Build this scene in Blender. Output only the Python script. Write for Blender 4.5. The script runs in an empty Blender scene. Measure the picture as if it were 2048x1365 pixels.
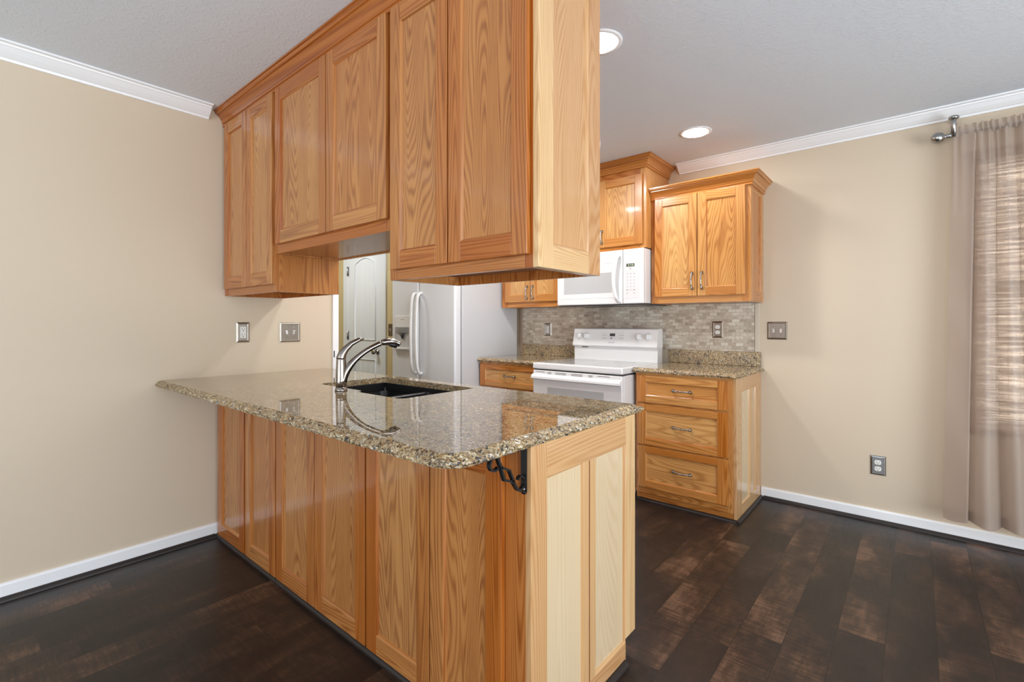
import bpy, bmesh, math, random
from mathutils import Vector, Matrix, noise
PI = math.pi
S = bpy.context.scene
C = S.collection
RNG = random.Random(7)

# ------------------------------------------------------------------ camera
CX, CY, CZ, YAW, FPX, PPY = 3.0767, -1.025, 1.2194, 0.6997, 960.28, 646.9
cam_d = bpy.data.cameras.new('camera'); cam = bpy.data.objects.new('camera', cam_d); C.objects.link(cam)
cam.location = (CX, CY, CZ); cam.rotation_euler = (PI/2, 0, YAW)
cam_d.sensor_width = 36.0; cam_d.lens = FPX/2048*36.0
cam_d.shift_y = -(682.5-PPY)/2048; cam_d.clip_start = 0.05
S.camera = cam
# ------------------------------------------------------------------ view, world, added fill lights, daylight
S.view_settings.view_transform = 'Standard'; S.view_settings.look = 'None'
S.view_settings.exposure = 0.14; S.view_settings.gamma = 1.0
S.view_settings.use_curve_mapping = False
try:
    S.cycles.max_bounces = 10; S.cycles.diffuse_bounces = 6; S.cycles.glossy_bounces = 4
    S.cycles.caustics_reflective = False; S.cycles.caustics_refractive = False
    S.cycles.use_denoising = True; S.cycles.sample_clamp_indirect = 6
except Exception: pass
W = bpy.data.worlds.new('sky'); S.world = W; W.use_nodes = True
bgn = W.node_tree.nodes['Background']; bgn.inputs[0].default_value = (0.86, 0.92, 1.0, 1); bgn.inputs[1].default_value = 1.6

def area_light(name, loc, rot, sx, sy, power, col):
    d = bpy.data.lights.new(name, 'AREA'); d.shape = 'RECTANGLE'; d.size = sx; d.size_y = sy
    d.energy = power; d.color = col
    o = bpy.data.objects.new(name, d); o.location = loc; o.rotation_euler = rot; C.objects.link(o); return o
# room shell: x 0..XR, y YF..D ; windows at right (glass doors), behind camera (unseen, added for soft light) and back wall
XR, YF, D, ZC = 5.7, -4.6, 2.68, 2.44
area_light('daylight_glass_door', (XR+0.16, -0.70, 1.10), (0, PI/2, 0), 1.95, 4.2, 98, (0.93, 0.965, 1.0))
area_light('fill_front_window', (2.4, YF-0.16, 1.35), (PI/2, 0, 0), 4.2, 1.8, 44, (0.93, 0.965, 1.0))  # soft fill through an unseen window added behind the camera
area_light('daylight_back_window', (4.0, D+0.34, 1.40), (-PI/2, 0, 0), 1.5, 1.7, 46, (1.0, 1.0, 1.0))
# added unseen uplights outside the glass, brightening the ceiling
area_light('uplight_fill_side', (XR+1.0, -0.60, 0.06), (0, PI*0.80, 0), 1.6, 4.8, 122, (0.84, 0.93, 1.0))
area_light('uplight_fill_front', (2.4, YF-1.0, 0.06), (PI*0.80, 0, 0), 4.6, 1.6, 270, (0.84, 0.93, 1.0))
def ceiling_fill(name, x, y, w, r=0.08):
    d = bpy.data.lights.new(name, 'AREA'); d.shape = 'DISK'; d.size = 2*r; d.energy = w; d.color = (1.0, 0.98, 0.96)
    o = bpy.data.objects.new(name, d); o.location = (x, y, 2.43); C.objects.link(o); return o
ceiling_fill('kitchen_fill', 0.78, 0.815, 5); ceiling_fill('kitchen_fill', 1.25, 1.40, 15); ceiling_fill('kitchen_fill', 0.45, 1.50, 7)  # unseen fill; first continues the recessed row, rest added to brighten drawers and refrigerator
ceiling_fill('hall_fill', -1.45, 1.05, 16, 0.16)  # unseen lamp, added to brighten the hall
LAMP = 85.0        # radiance of the recessed lamps

# ------------------------------------------------------------------ materials
def mat(name):
    m = bpy.data.materials.new(name); m.use_nodes = True
    nt = m.node_tree; b = nt.nodes['Principled BSDF']
    return m, nt, b
def N(nt, t, **kw):
    n = nt.nodes.new(t)
    for k, v in kw.items():
        if k.startswith('i_'):
            key = k[2:]; key = int(key) if key.isdigit() else key
            n.inputs[key].default_value = v
        else: setattr(n, k, v)
    return n
def L(nt, a, b): nt.links.new(a, b)
def math_(nt, op, a, b=None, c=None):
    n = nt.nodes.new('ShaderNodeMath'); n.operation = op
    for i, v in enumerate((a, b, c)):
        if v is None: continue
        if isinstance(v, (int, float)): n.inputs[i].default_value = v
        else: nt.links.new(v, n.inputs[i])
    return n.outputs[0]
def ramp(nt, fac, stops, interp='LINEAR'):
    r = nt.nodes.new('ShaderNodeValToRGB'); r.color_ramp.interpolation = interp
    e = r.color_ramp.elements
    while len(e) > 1: e.remove(e[-1])
    e[0].position = stops[0][0]; e[0].color = (*stops[0][1], 1)
    for p, c in stops[1:]:
        x = e.new(p); x.color = (*c, 1)
    nt.links.new(fac, r.inputs[0]); return r.outputs[0]
def mixc(nt, fac, a, b, mode='MIX'):
    n = nt.nodes.new('ShaderNodeMix'); n.data_type = 'RGBA'; n.blend_type = mode
    for idx, v in ((0, fac), (6, a), (7, b)):
        if isinstance(v, (int, float)): n.inputs[idx].default_value = v
        elif isinstance(v, tuple): n.inputs[idx].default_value = (*v, 1) if len(v) == 3 else v
        else: nt.links.new(v, n.inputs[idx])
    return n.outputs[2]
def comb(nt, x, y, z):
    n = nt.nodes.new('ShaderNodeCombineXYZ')
    for i, v in enumerate((x, y, z)):
        if isinstance(v, (int, float)): n.inputs[i].default_value = v
        else: nt.links.new(v, n.inputs[i])
    return n.outputs[0]
def noise_(nt, vec, scale=1.0, detail=2.0, rough=0.5, dist=0.0):
    n = N(nt, 'ShaderNodeTexNoise', i_Scale=scale, i_Detail=detail, i_Roughness=rough, i_Distortion=dist)
    nt.links.new(vec, n.inputs['Vector']); return n.outputs['Fac']
def bump(nt, b, h, strength, dist):
    n = N(nt, 'ShaderNodeBump', i_Strength=strength, i_Distance=dist)
    nt.links.new(h, n.inputs['Height']); nt.links.new(n.outputs[0], b.inputs['Normal'])

def plain(name, col, rough=0.5, metal=0.0, spec=0.5, coat=0.0):
    m, nt, b = mat(name)
    b.inputs['Base Color'].default_value = (*col, 1); b.inputs['Roughness'].default_value = rough
    b.inputs['Metallic'].default_value = metal; b.inputs['Specular IOR Level'].default_value = spec
    b.inputs['Coat Weight'].default_value = coat; b.inputs['Coat Roughness'].default_value = 0.08
    return m

def oak(name, light, mid, dark, rough=0.24):
    m, nt, b = mat(name)
    uv = N(nt, 'ShaderNodeUVMap', uv_map='UVMap').outputs[0]
    sep = N(nt, 'ShaderNodeSeparateXYZ'); L(nt, uv, sep.inputs[0]); u, v = sep.outputs[0], sep.outputs[1]
    idn = N(nt, 'ShaderNodeAttribute', attribute_name='board').outputs['Fac']
    z = math_(nt, 'MULTIPLY', idn, 61.7)
    P = comb(nt, math_(nt, 'MULTIPLY', u, 5.0), math_(nt, 'MULTIPLY', v, 0.50), z)
    n1 = noise_(nt, P, 1.0, 1.6, 0.45, 0.1)
    rings = math_(nt, 'SINE', math_(nt, 'MULTIPLY', n1, 400.0))
    rings = math_(nt, 'MULTIPLY_ADD', rings, 0.5, 0.5)
    rings = math_(nt, 'POWER', rings, 1.7)
    Pf = comb(nt, math_(nt, 'MULTIPLY', u, 330.0), math_(nt, 'MULTIPLY', v, 7.0), z)
    pores = noise_(nt, Pf, 1.0, 1.0, 0.5)
    poreD = math_(nt, 'MULTIPLY', math_(nt, 'GREATER_THAN', pores, 0.60), math_(nt, 'MULTIPLY_ADD', rings, 0.8, 0.2))
    P2 = comb(nt, math_(nt, 'MULTIPLY', u, 11.0), math_(nt, 'MULTIPLY', v, 1.3), math_(nt, 'ADD', z, 3.3))
    patch = noise_(nt, P2, 1.0, 2.0, 0.5)
    f = math_(nt, 'MULTIPLY_ADD', rings, 0.36, math_(nt, 'MULTIPLY', patch, 0.60))
    f = math_(nt, 'MULTIPLY_ADD', poreD, 0.26, f)
    col = ramp(nt, f, [(0.12, light), (0.46, mid), (0.92, dark)])
    # each board has its own tone
    wn = N(nt, 'ShaderNodeAttribute', attribute_name='tone')
    hsv = N(nt, 'ShaderNodeHueSaturation'); L(nt, col, hsv.inputs['Color'])
    L(nt, math_(nt, 'MULTIPLY_ADD', wn.outputs['Fac'], -0.030, 0.510), hsv.inputs['Hue'])
    L(nt, math_(nt, 'MULTIPLY_ADD', wn.outputs['Fac'], -0.40, 1.18), hsv.inputs['Value'])
    L(nt, math_(nt, 'MULTIPLY_ADD', wn.outputs['Fac'], 0.22, 0.90), hsv.inputs['Saturation'])
    L(nt, hsv.outputs[0], b.inputs['Base Color'])
    b.inputs['Roughness'].default_value = rough
    b.inputs['Specular IOR Level'].default_value = 0.5
    b.inputs['Coat Weight'].default_value = 0.35; b.inputs['Coat Roughness'].default_value = 0.07
    bump(nt, b, math_(nt, 'ADD', math_(nt, 'MULTIPLY', poreD, -1.0), math_(nt, 'MULTIPLY', rings, -0.35)), 0.10, 0.0006)
    return m
OAK = oak('honey_oak', (0.53, 0.242, 0.068), (0.42, 0.166, 0.039), (0.235, 0.076, 0.016))
OAKLIT = oak('lit_golden_oak', (0.65, 0.350, 0.112), (0.545, 0.258, 0.070), (0.34, 0.132, 0.031))  # yellower oak, lightened so the aisle's brightness sits in the colour
OAKSHEEN = oak('sheen_oak_end', (0.66, 0.435, 0.215), (0.58, 0.355, 0.160), (0.48, 0.26, 0.10))  # paler end wood, with window light and sheen put into the colour
OAKSHEENP = oak('sheen_oak_panel', (0.63, 0.49, 0.315), (0.60, 0.46, 0.285), (0.56, 0.41, 0.24))  # pale panel wood, whitened further by a painted-in window reflection
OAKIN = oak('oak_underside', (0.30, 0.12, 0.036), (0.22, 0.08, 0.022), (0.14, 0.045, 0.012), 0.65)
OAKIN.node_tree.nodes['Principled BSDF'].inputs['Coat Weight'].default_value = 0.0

def granite():
    m, nt, b = mat('speckled_granite')
    tc = N(nt, 'ShaderNodeTexCoord').outputs['Object']
    nz = N(nt, 'ShaderNodeTexNoise', i_Scale=55.0, i_Detail=2.0); L(nt, tc, nz.inputs['Vector'])
    mp = N(nt, 'ShaderNodeVectorMath', operation='MULTIPLY_ADD'); L(nt, nz.outputs['Color'], mp.inputs[0])
    mp.inputs[1].default_value = (0.007, 0.007, 0.007); L(nt, tc, mp.inputs[2]); P = mp.outputs[0]
    v1 = N(nt, 'ShaderNodeTexVoronoi', i_Scale=185.0); L(nt, P, v1.inputs['Vector'])
    s1 = N(nt, 'ShaderNodeSeparateColor'); L(nt, v1.outputs['Color'], s1.inputs[0])
    base = ramp(nt, s1.outputs[0], [(0.0, (0.37, 0.255, 0.115)), (0.22, (0.50, 0.385, 0.205)), (0.44, (0.27, 0.155, 0.060)),
                                    (0.66, (0.52, 0.43, 0.28)), (0.78, (0.20, 0.135, 0.075)), (0.92, (0.43, 0.36, 0.23))], 'CONSTANT')
    big = noise_(nt, tc, 9.0, 2.0, 0.6)
    base = mixc(nt, ramp(nt, big, [(0.40, (0, 0, 0)), (0.66, (0.65, 0.65, 0.65))]), base, (0.30, 0.215, 0.125))
    v2 = N(nt, 'ShaderNodeTexVoronoi', i_Scale=230.0); L(nt, P, v2.inputs['Vector'])
    s2 = N(nt, 'ShaderNodeSeparateColor'); L(nt, v2.outputs['Color'], s2.inputs[0])
    clump = noise_(nt, tc, 32.0, 3.0, 0.65)
    dk = math_(nt, 'GREATER_THAN', math_(nt, 'ADD', math_(nt, 'MULTIPLY', s2.outputs[1], 0.55), clump), 0.96)
    base = mixc(nt, dk, base, (0.035, 0.030, 0.026))
    dk2 = math_(nt, 'GREATER_THAN', s2.outputs[2], 0.92)
    base = mixc(nt, math_(nt, 'MULTIPLY', dk2, 0.7), base, (0.10, 0.085, 0.07))
    wh = math_(nt, 'GREATER_THAN', s2.outputs[0], 0.945)
    base = mixc(nt, math_(nt, 'MULTIPLY', wh, 0.8), base, (0.66, 0.63, 0.52))
    L(nt, base, b.inputs['Base Color'])
    ge = N(nt, 'ShaderNodeNewGeometry'); sn = N(nt, 'ShaderNodeSeparateXYZ'); L(nt, ge.outputs['True Normal'], sn.inputs[0])
    L(nt, ramp(nt, sn.outputs[2], [(0.93, (0.36, 0.36, 0.36)), (0.985, (0.022, 0.022, 0.022))]), b.inputs['Roughness'])
    L(nt, ramp(nt, sn.outputs[2], [(0.93, (0, 0, 0)), (0.985, (0.27, 0.27, 0.27))]), b.inputs['Coat Weight']); b.inputs['Coat Roughness'].default_value = 0.02; b.inputs['Coat IOR'].default_value = 1.55
    b.inputs['Specular IOR Level'].default_value = 0.5; b.inputs['IOR'].default_value = 1.62
    return m
GRANITE = granite()

def floor_mat():
    m, nt, b = mat('dark_plank_floor')
    tc = N(nt, 'ShaderNodeTexCoord').outputs['Object']
    sep = N(nt, 'ShaderNodeSeparateXYZ'); L(nt, tc, sep.inputs[0]); x, y = sep.outputs[0], sep.outputs[1]
    PW = 0.150
    xs = math_(nt, 'DIVIDE', math_(nt, 'ADD', x, 10-0.087), PW)
    row = math_(nt, 'FLOOR', xs); fx = math_(nt, 'FRACT', xs)
    w1 = N(nt, 'ShaderNodeTexWhiteNoise', noise_dimensions='1D'); L(nt, row, w1.inputs['W'])
    ys = math_(nt, 'ADD', math_(nt, 'DIVIDE', y, 1.22), math_(nt, 'MULTIPLY', w1.outputs['Value'], 7.0))
    colm = math_(nt, 'FLOOR', ys); fy = math_(nt, 'FRACT', ys)
    w2 = N(nt, 'ShaderNodeTexWhiteNoise', noise_dimensions='2D'); L(nt, comb(nt, row, colm, 0.0), w2.inputs['Vector'])
    pid = w2.outputs['Value']
    pz = math_(nt, 'MULTIPLY', pid, 40.0)
    blot = noise_(nt, comb(nt, math_(nt, 'MULTIPLY', x, 6.0), math_(nt, 'MULTIPLY', y, 2.6), pz), 1.0, 5.0, 0.66)
    fine = noise_(nt, comb(nt, math_(nt, 'MULTIPLY', x, 90.0), math_(nt, 'MULTIPLY', y, 9.0), pz), 1.0, 2.0, 0.6)
    scr = noise_(nt, comb(nt, math_(nt, 'MULTIPLY', x, 10.0), math_(nt, 'MULTIPLY', y, 110.0), pz), 1.0, 2.0, 0.6)
    f = math_(nt, 'ADD', math_(nt, 'MULTIPLY', blot, 1.25), math_(nt, 'MULTIPLY', math_(nt, 'SUBTRACT', pid, 0.5), 0.20))
    f = math_(nt, 'ADD', f, math_(nt, 'MULTIPLY', math_(nt, 'SUBTRACT', fine, 0.5), 0.24))
    f = math_(nt, 'ADD', f, math_(nt, 'MULTIPLY', math_(nt, 'SUBTRACT', scr, 0.5), 0.42))
    col = ramp(nt, f, [(0.40, (0.0125, 0.0090, 0.0080)), (0.60, (0.021, 0.0135, 0.0108)), (0.76, (0.048, 0.026, 0.0165)), (0.95, (0.135, 0.074, 0.045))])
    ex = math_(nt, 'MINIMUM', fx, math_(nt, 'SUBTRACT', 1.0, fx)); ey = math_(nt, 'MINIMUM', fy, math_(nt, 'SUBTRACT', 1.0, fy))
    gap = math_(nt, 'MAXIMUM', math_(nt, 'LESS_THAN', ex, 0.010), math_(nt, 'LESS_THAN', ey, 0.0013))
    col = mixc(nt, math_(nt, 'MULTIPLY', gap, 0.75), col, (0.006, 0.0045, 0.004))
    L(nt, col, b.inputs['Base Color'])
    L(nt, math_(nt, 'MULTIPLY_ADD', fine, 0.16, 0.29), b.inputs['Roughness'])
    b.inputs['Specular IOR Level'].default_value = 0.42
    h = math_(nt, 'SUBTRACT', math_(nt, 'MULTIPLY', scr, 0.5), gap)
    bump(nt, b, math_(nt, 'ADD', h, math_(nt, 'MULTIPLY', blot, 0.6)), 0.22, 0.002)
    return m
FLOOR = floor_mat()

def wall_mat(name, col):
    m, nt, b = mat(name)
    tc = N(nt, 'ShaderNodeTexCoord').outputs['Object']
    n1 = noise_(nt, tc, 140.0, 2.0, 0.5)
    b.inputs['Base Color'].default_value = (*col, 1); b.inputs['Roughness'].default_value = 0.55
    b.inputs['Specular IOR Level'].default_value = 0.3
    bump(nt, b, n1, 0.05, 0.001); return m
WALL = wall_mat('beige_paint', (0.63, 0.535, 0.41))
HALLW = wall_mat('yellow_paint', (0.60, 0.50, 0.28))
def ceil_mat():
    m, nt, b = mat('textured_ceiling')
    tc = N(nt, 'ShaderNodeTexCoord').outputs['Object']
    n0 = N(nt, 'ShaderNodeTexNoise', i_Scale=14.0, i_Detail=3.0); L(nt, tc, n0.inputs['Vector'])
    mp = N(nt, 'ShaderNodeVectorMath', operation='MULTIPLY_ADD'); L(nt, n0.outputs['Color'], mp.inputs[0])
    mp.inputs[1].default_value = (0.10, 0.10, 0.10); L(nt, tc, mp.inputs[2])
    n1 = noise_(nt, mp.outputs[0], 52.0, 4.0, 0.62)
    h = ramp(nt, n1, [(0.50, (0, 0, 0)), (0.62, (1, 1, 1))])
    b.inputs['Base Color'].default_value = (0.70, 0.75, 0.81, 1); b.inputs['Roughness'].default_value = 0.7
    b.inputs['Specular IOR Level'].default_value = 0.25
    bump(nt, b, h, 0.26, 0.003); return m
CEIL = ceil_mat()
def tile_mat():
    m, nt, b = mat('split_stone_mosaic')
    tc = N(nt, 'ShaderNodeTexCoord').outputs['Object']
    sep = N(nt, 'ShaderNodeSeparateXYZ'); L(nt, tc, sep.inputs[0])
    v = comb(nt, sep.outputs[0], sep.outputs[2], 0.0)
    br = N(nt, 'ShaderNodeTexBrick', i_Scale=1.0); L(nt, v, br.inputs['Vector'])
    br.inputs['Color1'].default_value = (0, 0, 0, 1); br.inputs['Color2'].default_value = (1, 1, 1, 1)
    br.inputs['Mortar'].default_value = (0.45, 0.45, 0.45, 1); br.inputs['Mortar Size'].default_value = 0.0016
    br.inputs['Brick Width'].default_value = 0.052; br.inputs['Row Height'].default_value = 0.0245
    nn = noise_(nt, tc, 60.0, 3.0, 0.6)
    big = noise_(nt, tc, 3.2, 2.0, 0.5)
    sc = N(nt, 'ShaderNodeSeparateColor'); L(nt, br.outputs['Color'], sc.inputs[0])
    f = math_(nt, 'ADD', math_(nt, 'MULTIPLY', sc.outputs[0], 0.42), math_(nt, 'MULTIPLY', nn, 0.62))
    f = math_(nt, 'ADD', f, math_(nt, 'MULTIPLY', math_(nt, 'SUBTRACT', big, 0.5), 0.75))
    col = ramp(nt, f, [(0.15, (0.30, 0.235, 0.18)), (0.40, (0.48, 0.41, 0.325)), (0.62, (0.62, 0.57, 0.475)), (0.85, (0.72, 0.685, 0.60))])
    col = mixc(nt, math_(nt, 'MULTIPLY', br.outputs['Fac'], 0.4), col, (0.36, 0.32, 0.265))
    L(nt, col, b.inputs['Base Color']); b.inputs['Roughness'].default_value = 0.55
    h = math_(nt, 'SUBTRACT', math_(nt, 'MULTIPLY_ADD', nn, 0.7, math_(nt, 'MULTIPLY', sc.outputs[0], 0.8)), br.outputs['Fac'])
    bump(nt, b, h, 0.5, 0.004); return m
TILE = tile_mat()
def curtain_mat():
    m, nt, b = mat('taupe_sheer_cloth')
    out = nt.nodes['Material Output']
    uv = N(nt, 'ShaderNodeUVMap', uv_map='UVMap').outputs[0]
    sep = N(nt, 'ShaderNodeSeparateXYZ'); L(nt, uv, sep.inputs[0])
    w = noise_(nt, comb(nt, math_(nt, 'MULTIPLY', sep.outputs[0], 60.0), math_(nt, 'MULTIPLY', sep.outputs[1], 900.0), 0.0), 1.0, 1.0)
    b.inputs['Base Color'].default_value = (0.50, 0.415, 0.355, 1); b.inputs['Roughness'].default_value = 0.42
    b.inputs['Sheen Weight'].default_value = 0.25
    bump(nt, b, w, 0.12, 0.0006)
    tl = N(nt, 'ShaderNodeBsdfTranslucent', i_Color=(0.66, 0.60, 0.55, 1))
    tr = N(nt, 'ShaderNodeBsdfTransparent', i_Color=(0.95, 0.86, 0.78, 1))
    m1 = N(nt, 'ShaderNodeMixShader'); m1.inputs[0].default_value = 0.30; L(nt, b.outputs[0], m1.inputs[1]); L(nt, tl.outputs[0], m1.inputs[2])
    m2 = N(nt, 'ShaderNodeMixShader'); m2.inputs[0].default_value = 0.30; L(nt, m1.outputs[0], m2.inputs[1]); L(nt, tr.outputs[0], m2.inputs[2])
    L(nt, m2.outputs[0], out.inputs[0]); return m
CURT = curtain_mat()
def shade_mat():
    m, nt, b = mat('woven_wood_shade')
    out = nt.nodes['Material Output']
    tc = N(nt, 'ShaderNodeTexCoord').outputs['Object']
    sep = N(nt, 'ShaderNodeSeparateXYZ'); L(nt, tc, sep.inputs[0])
    n1 = noise_(nt, comb(nt, math_(nt, 'MULTIPLY', sep.outputs[0], 3.0), 0.0, math_(nt, 'MULTIPLY', sep.outputs[2], 120.0)), 1.0, 2.0)
    L(nt, ramp(nt, n1, [(0.3, (0.30, 0.19, 0.125)), (0.7, (0.52, 0.40, 0.31))]), b.inputs['Base Color'])
    b.inputs['Roughness'].default_value = 0.6
    tl = N(nt, 'ShaderNodeBsdfTranslucent', i_Color=(0.84, 0.78, 0.72, 1))
    m1 = N(nt, 'ShaderNodeMixShader'); L(nt, ramp(nt, noise_(nt, comb(nt, math_(nt, 'MULTIPLY', sep.outputs[0], 5.0), 0.0, math_(nt, 'MULTIPLY', sep.outputs[2], 95.0)), 1.0, 2.0), [(0.36, (.10, .10, .10)), (0.62, (.80, .80, .80))]), m1.inputs[0]); L(nt, b.outputs[0], m1.inputs[1]); L(nt, tl.outputs[0], m1.inputs[2])
    L(nt, m1.outputs[0], out.inputs[0]); return m
SHADE = shade_mat()
def emit(name, col, s):
    m, nt, b = mat(name); b.inputs['Base Color'].default_value = (0.8, 0.8, 0.8, 1)
    b.inputs['Emission Color'].default_value = (*col, 1); b.inputs['Emission Strength'].default_value = s; return m
def brushed(name, col, rough):
    m, nt, b = mat(name)
    tc = N(nt, 'ShaderNodeTexCoord').outputs['Object']
    n1 = noise_(nt, tc, 30.0, 3.0, 0.6)
    b.inputs['Base Color'].default_value = (*col, 1); b.inputs['Metallic'].default_value = 1.0
    L(nt, math_(nt, 'MULTIPLY_ADD', n1, 0.16, rough-0.06), b.inputs['Roughness']); return m
TRIMW = plain('white_trim_paint', (0.87, 0.89, 0.91), 0.35)
WHITE = plain('white_enamel', (0.74, 0.745, 0.75), 0.22, coat=0.3)
DOORW = plain('white_door_paint', (0.72, 0.77, 0.81), 0.35)
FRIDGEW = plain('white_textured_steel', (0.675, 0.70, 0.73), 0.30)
GREYG = plain('pale_grey_glass', (0.47, 0.48, 0.485), 0.10)
GLASSTOP = plain('grey_glass_cooktop', (0.42, 0.43, 0.43), 0.05)
DGREY = plain('dark_grey_plastic', (0.045, 0.047, 0.05), 0.4)
MGREY = plain('mid_grey_plastic', (0.30, 0.31, 0.32), 0.4)
INK = plain('grey_print', (0.36, 0.36, 0.37), 0.5)
BLACKM = plain('black_iron', (0.008, 0.008, 0.009), 0.42)
SINKM = plain('black_composite', (0.010, 0.010, 0.011), 0.35)
NICKEL = brushed('brushed_nickel', (0.31, 0.28, 0.255), 0.22)
PEWTER = brushed('pewter', (0.40, 0.40, 0.395), 0.22)
PLATE = brushed('satin_nickel_plate', (0.37, 0.34, 0.30), 0.34)
PLATEREFL = brushed('dark_reflection_plate', (0.235, 0.195, 0.16), 0.36)  # plate metal browned by putting a dark reflection into its base colour
IVORY = plain('white_plastic', (0.78, 0.78, 0.75), 0.3)
SLOT = plain('slot_black', (0.02, 0.02, 0.02), 0.6)
SHOE = plain('dark_shoe_moulding', (0.019, 0.0135, 0.012), 0.45)
LAMPM = emit('lamp_glow', (1.0, 0.975, 0.945), LAMP)
CLOCK = emit('green_digits', (0.30, 0.75, 0.05), 0.55)
CLOCKR = emit('dim_digits', (0.25, 0.35, 0.45), 0.05)
GLASS, _nt, _b = mat('window_glass')
_t = N(_nt, 'ShaderNodeBsdfTransparent', i_Color=(0.96, 0.98, 0.97, 1)); _g = N(_nt, 'ShaderNodeBsdfGlossy', i_Roughness=0.02)
_m = N(_nt, 'ShaderNodeMixShader'); _m.inputs[0].default_value = 0.05
L(_nt, _t.outputs[0], _m.inputs[1]); L(_nt, _g.outputs[0], _m.inputs[2]); L(_nt, _m.outputs[0], _nt.nodes['Material Output'].inputs[0])

# ------------------------------------------------------------------ mesh helpers
class MB:
    """collects boards, quads, tubes; build() links them as one mesh object"""
    def __init__(s, tone=(.25, .80), st=1.0): s.v = []; s.f = []; s.uv = []; s.b = []; s.sm = []; s.tone = tone; s.st = st
    def poly(s, pts, uvs=None, board=0.0, smooth=False):
        i = len(s.v); s.v += [Vector(p) for p in pts]; s.f.append(tuple(range(i, i+len(pts))))
        if uvs is None: uvs = [(p[0]+p[1], p[2]) for p in pts]
        s.uv.append(uvs); s.b.append(board); s.sm.append(smooth)
    def box(s, x0, x1, y0, y1, z0, z1, grain='z', board=None):
        if board is None: board = RNG.random()
        if x0 > x1: x0, x1 = x1, x0
        if y0 > y1: y0, y1 = y1, y0
        if z0 > z1: z0, z1 = z1, z0
        i = len(s.v)
        s.v += [Vector(p) for p in ((x0,y0,z0),(x1,y0,z0),(x1,y1,z0),(x0,y1,z0),(x0,y0,z1),(x1,y0,z1),(x1,y1,z1),(x0,y1,z1))]
        ax = 'xyz'.index(grain); o1, o2 = [a for a in range(3) if a != ax]
        du, dv = board*13.1, board*29.7
        for f in ((0,3,2,1),(4,5,6,7),(0,1,5,4),(1,2,6,5),(2,3,7,6),(3,0,4,7)):
            s.f.append(tuple(i+k for k in f))
            s.uv.append([(s.v[i+k][o1]+s.v[i+k][o2]+du, s.v[i+k][ax]*s.st+dv) for k in f]); s.b.append(board); s.sm.append(False)
    def grid(s, rows, closed=False, smooth=True, board=0.0, cap=False):
        i = len(s.v); n = len(rows[0])
        for r in rows: s.v += [Vector(p) for p in r]
        for a in range(len(rows)-1):
            for k in range(n if closed else n-1):
                k2 = (k+1) % n
                q = (i+a*n+k, i+a*n+k2, i+(a+1)*n+k2, i+(a+1)*n+k)
                s.f.append(q); s.uv.append([(s.v[j][0]+s.v[j][1]*0.7, s.v[j][2]) for j in q]); s.b.append(board); s.sm.append(smooth)
        if cap:
            for base, rev in ((i, True), (i+(len(rows)-1)*n, False)):
                q = list(range(base, base+n)); q = q[::-1] if rev else q
                s.f.append(tuple(q)); s.uv.append([(s.v[j][0], s.v[j][2]) for j in q]); s.b.append(board); s.sm.append(False)
    def tube(s, path, rad, seg=12, flat=1.0, up=None):
        path = [Vector(p) for p in path]
        if not isinstance(rad, (list, tuple)): rad = [rad]*len(path)
        rows = []; ref = Vector(up) if up else None
        for k, p in enumerate(path):
            t = (path[min(k+1, len(path)-1)]-path[max(k-1, 0)]).normalized()
            if ref is None: ref = t.orthogonal()
            a = (ref - t*ref.dot(t)).normalized(); c = t.cross(a); ref = a
            rows.append([p + a*math.cos(2*PI*j/seg)*rad[k] + c*math.sin(2*PI*j/seg)*rad[k]*flat for j in range(seg)])
        s.grid(rows, closed=True, smooth=True, cap=True)
    def lathe(s, prof, org, axis='z', seg=24):
        org = Vector(org); rows = []
        for r, h in prof:
            row = []
            for j in range(seg):
                a = 2*PI*j/seg; c, d = r*math.cos(a), r*math.sin(a)
                p = {'z': (c, d, h), 'y': (d, h, c), 'x': (h, c, d), '-y': (c, -h, d)}[axis]
                row.append(org+Vector(p))
            rows.append(row)
        s.grid(rows, closed=True, smooth=True, cap=(prof[0] != prof[-1]))
    def prism(s, prof, axis, a0, a1, board=None, grain=None):
        """extrude a closed 2-D profile along axis; prof = other two coordinates in xyz order"""
        if board is None: board = RNG.random()
        ax = 'xyz'.index(axis)
        def P(p, a):
            q = list(p); q.insert(ax, a); return Vector(q)
        n = len(prof); run = 0.0; dv = board*29.7
        area = sum(prof[k][0]*prof[(k+1)%n][1]-prof[(k+1)%n][0]*prof[k][1] for k in range(n))
        if (area < 0) != (ax == 1): prof = prof[::-1]
        for k in range(n):
            p, q = prof[k], prof[(k+1) % n]; d = math.hypot(q[0]-p[0], q[1]-p[1])
            s.poly([P(p, a0), P(q, a0), P(q, a1), P(p, a1)][::1],
                   [(run, a0*s.st+dv), (run+d, a0*s.st+dv), (run+d, a1*s.st+dv), (run, a1*s.st+dv)], board); run += d
        s.poly([P(p, a0) for p in prof[::-1]], [(p[0], p[1]) for p in prof[::-1]], board)
        s.poly([P(p, a1) for p in prof], [(p[0], p[1]) for p in prof], board)
    def build(s, name, m, parent=None, org=None, bevel=0.0, seg=2, xf=None):
        if org is None: org = Vector(parent['_org']) if parent is not None else Vector((0, 0, 0))
        org = Vector(org)
        me = bpy.data.meshes.new(name)
        vs = [(xf @ v if xf else v) - org for v in s.v]
        me.from_pydata([tuple(v) for v in vs], [], s.f)
        uvl = me.uv_layers.new(name='UVMap'); k = 0
        for uvs in s.uv:
            for q in uvs: uvl.data[k].uv = q; k += 1
        at = me.attributes.new('board', 'FLOAT', 'FACE'); at.data.foreach_set('value', s.b)
        tn = me.attributes.new('tone', 'FLOAT', 'FACE'); lo, hi = s.tone; tn.data.foreach_set('value', [lo+(hi-lo)*((b_*137.31) % 1.0) for b_ in s.b])
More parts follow.
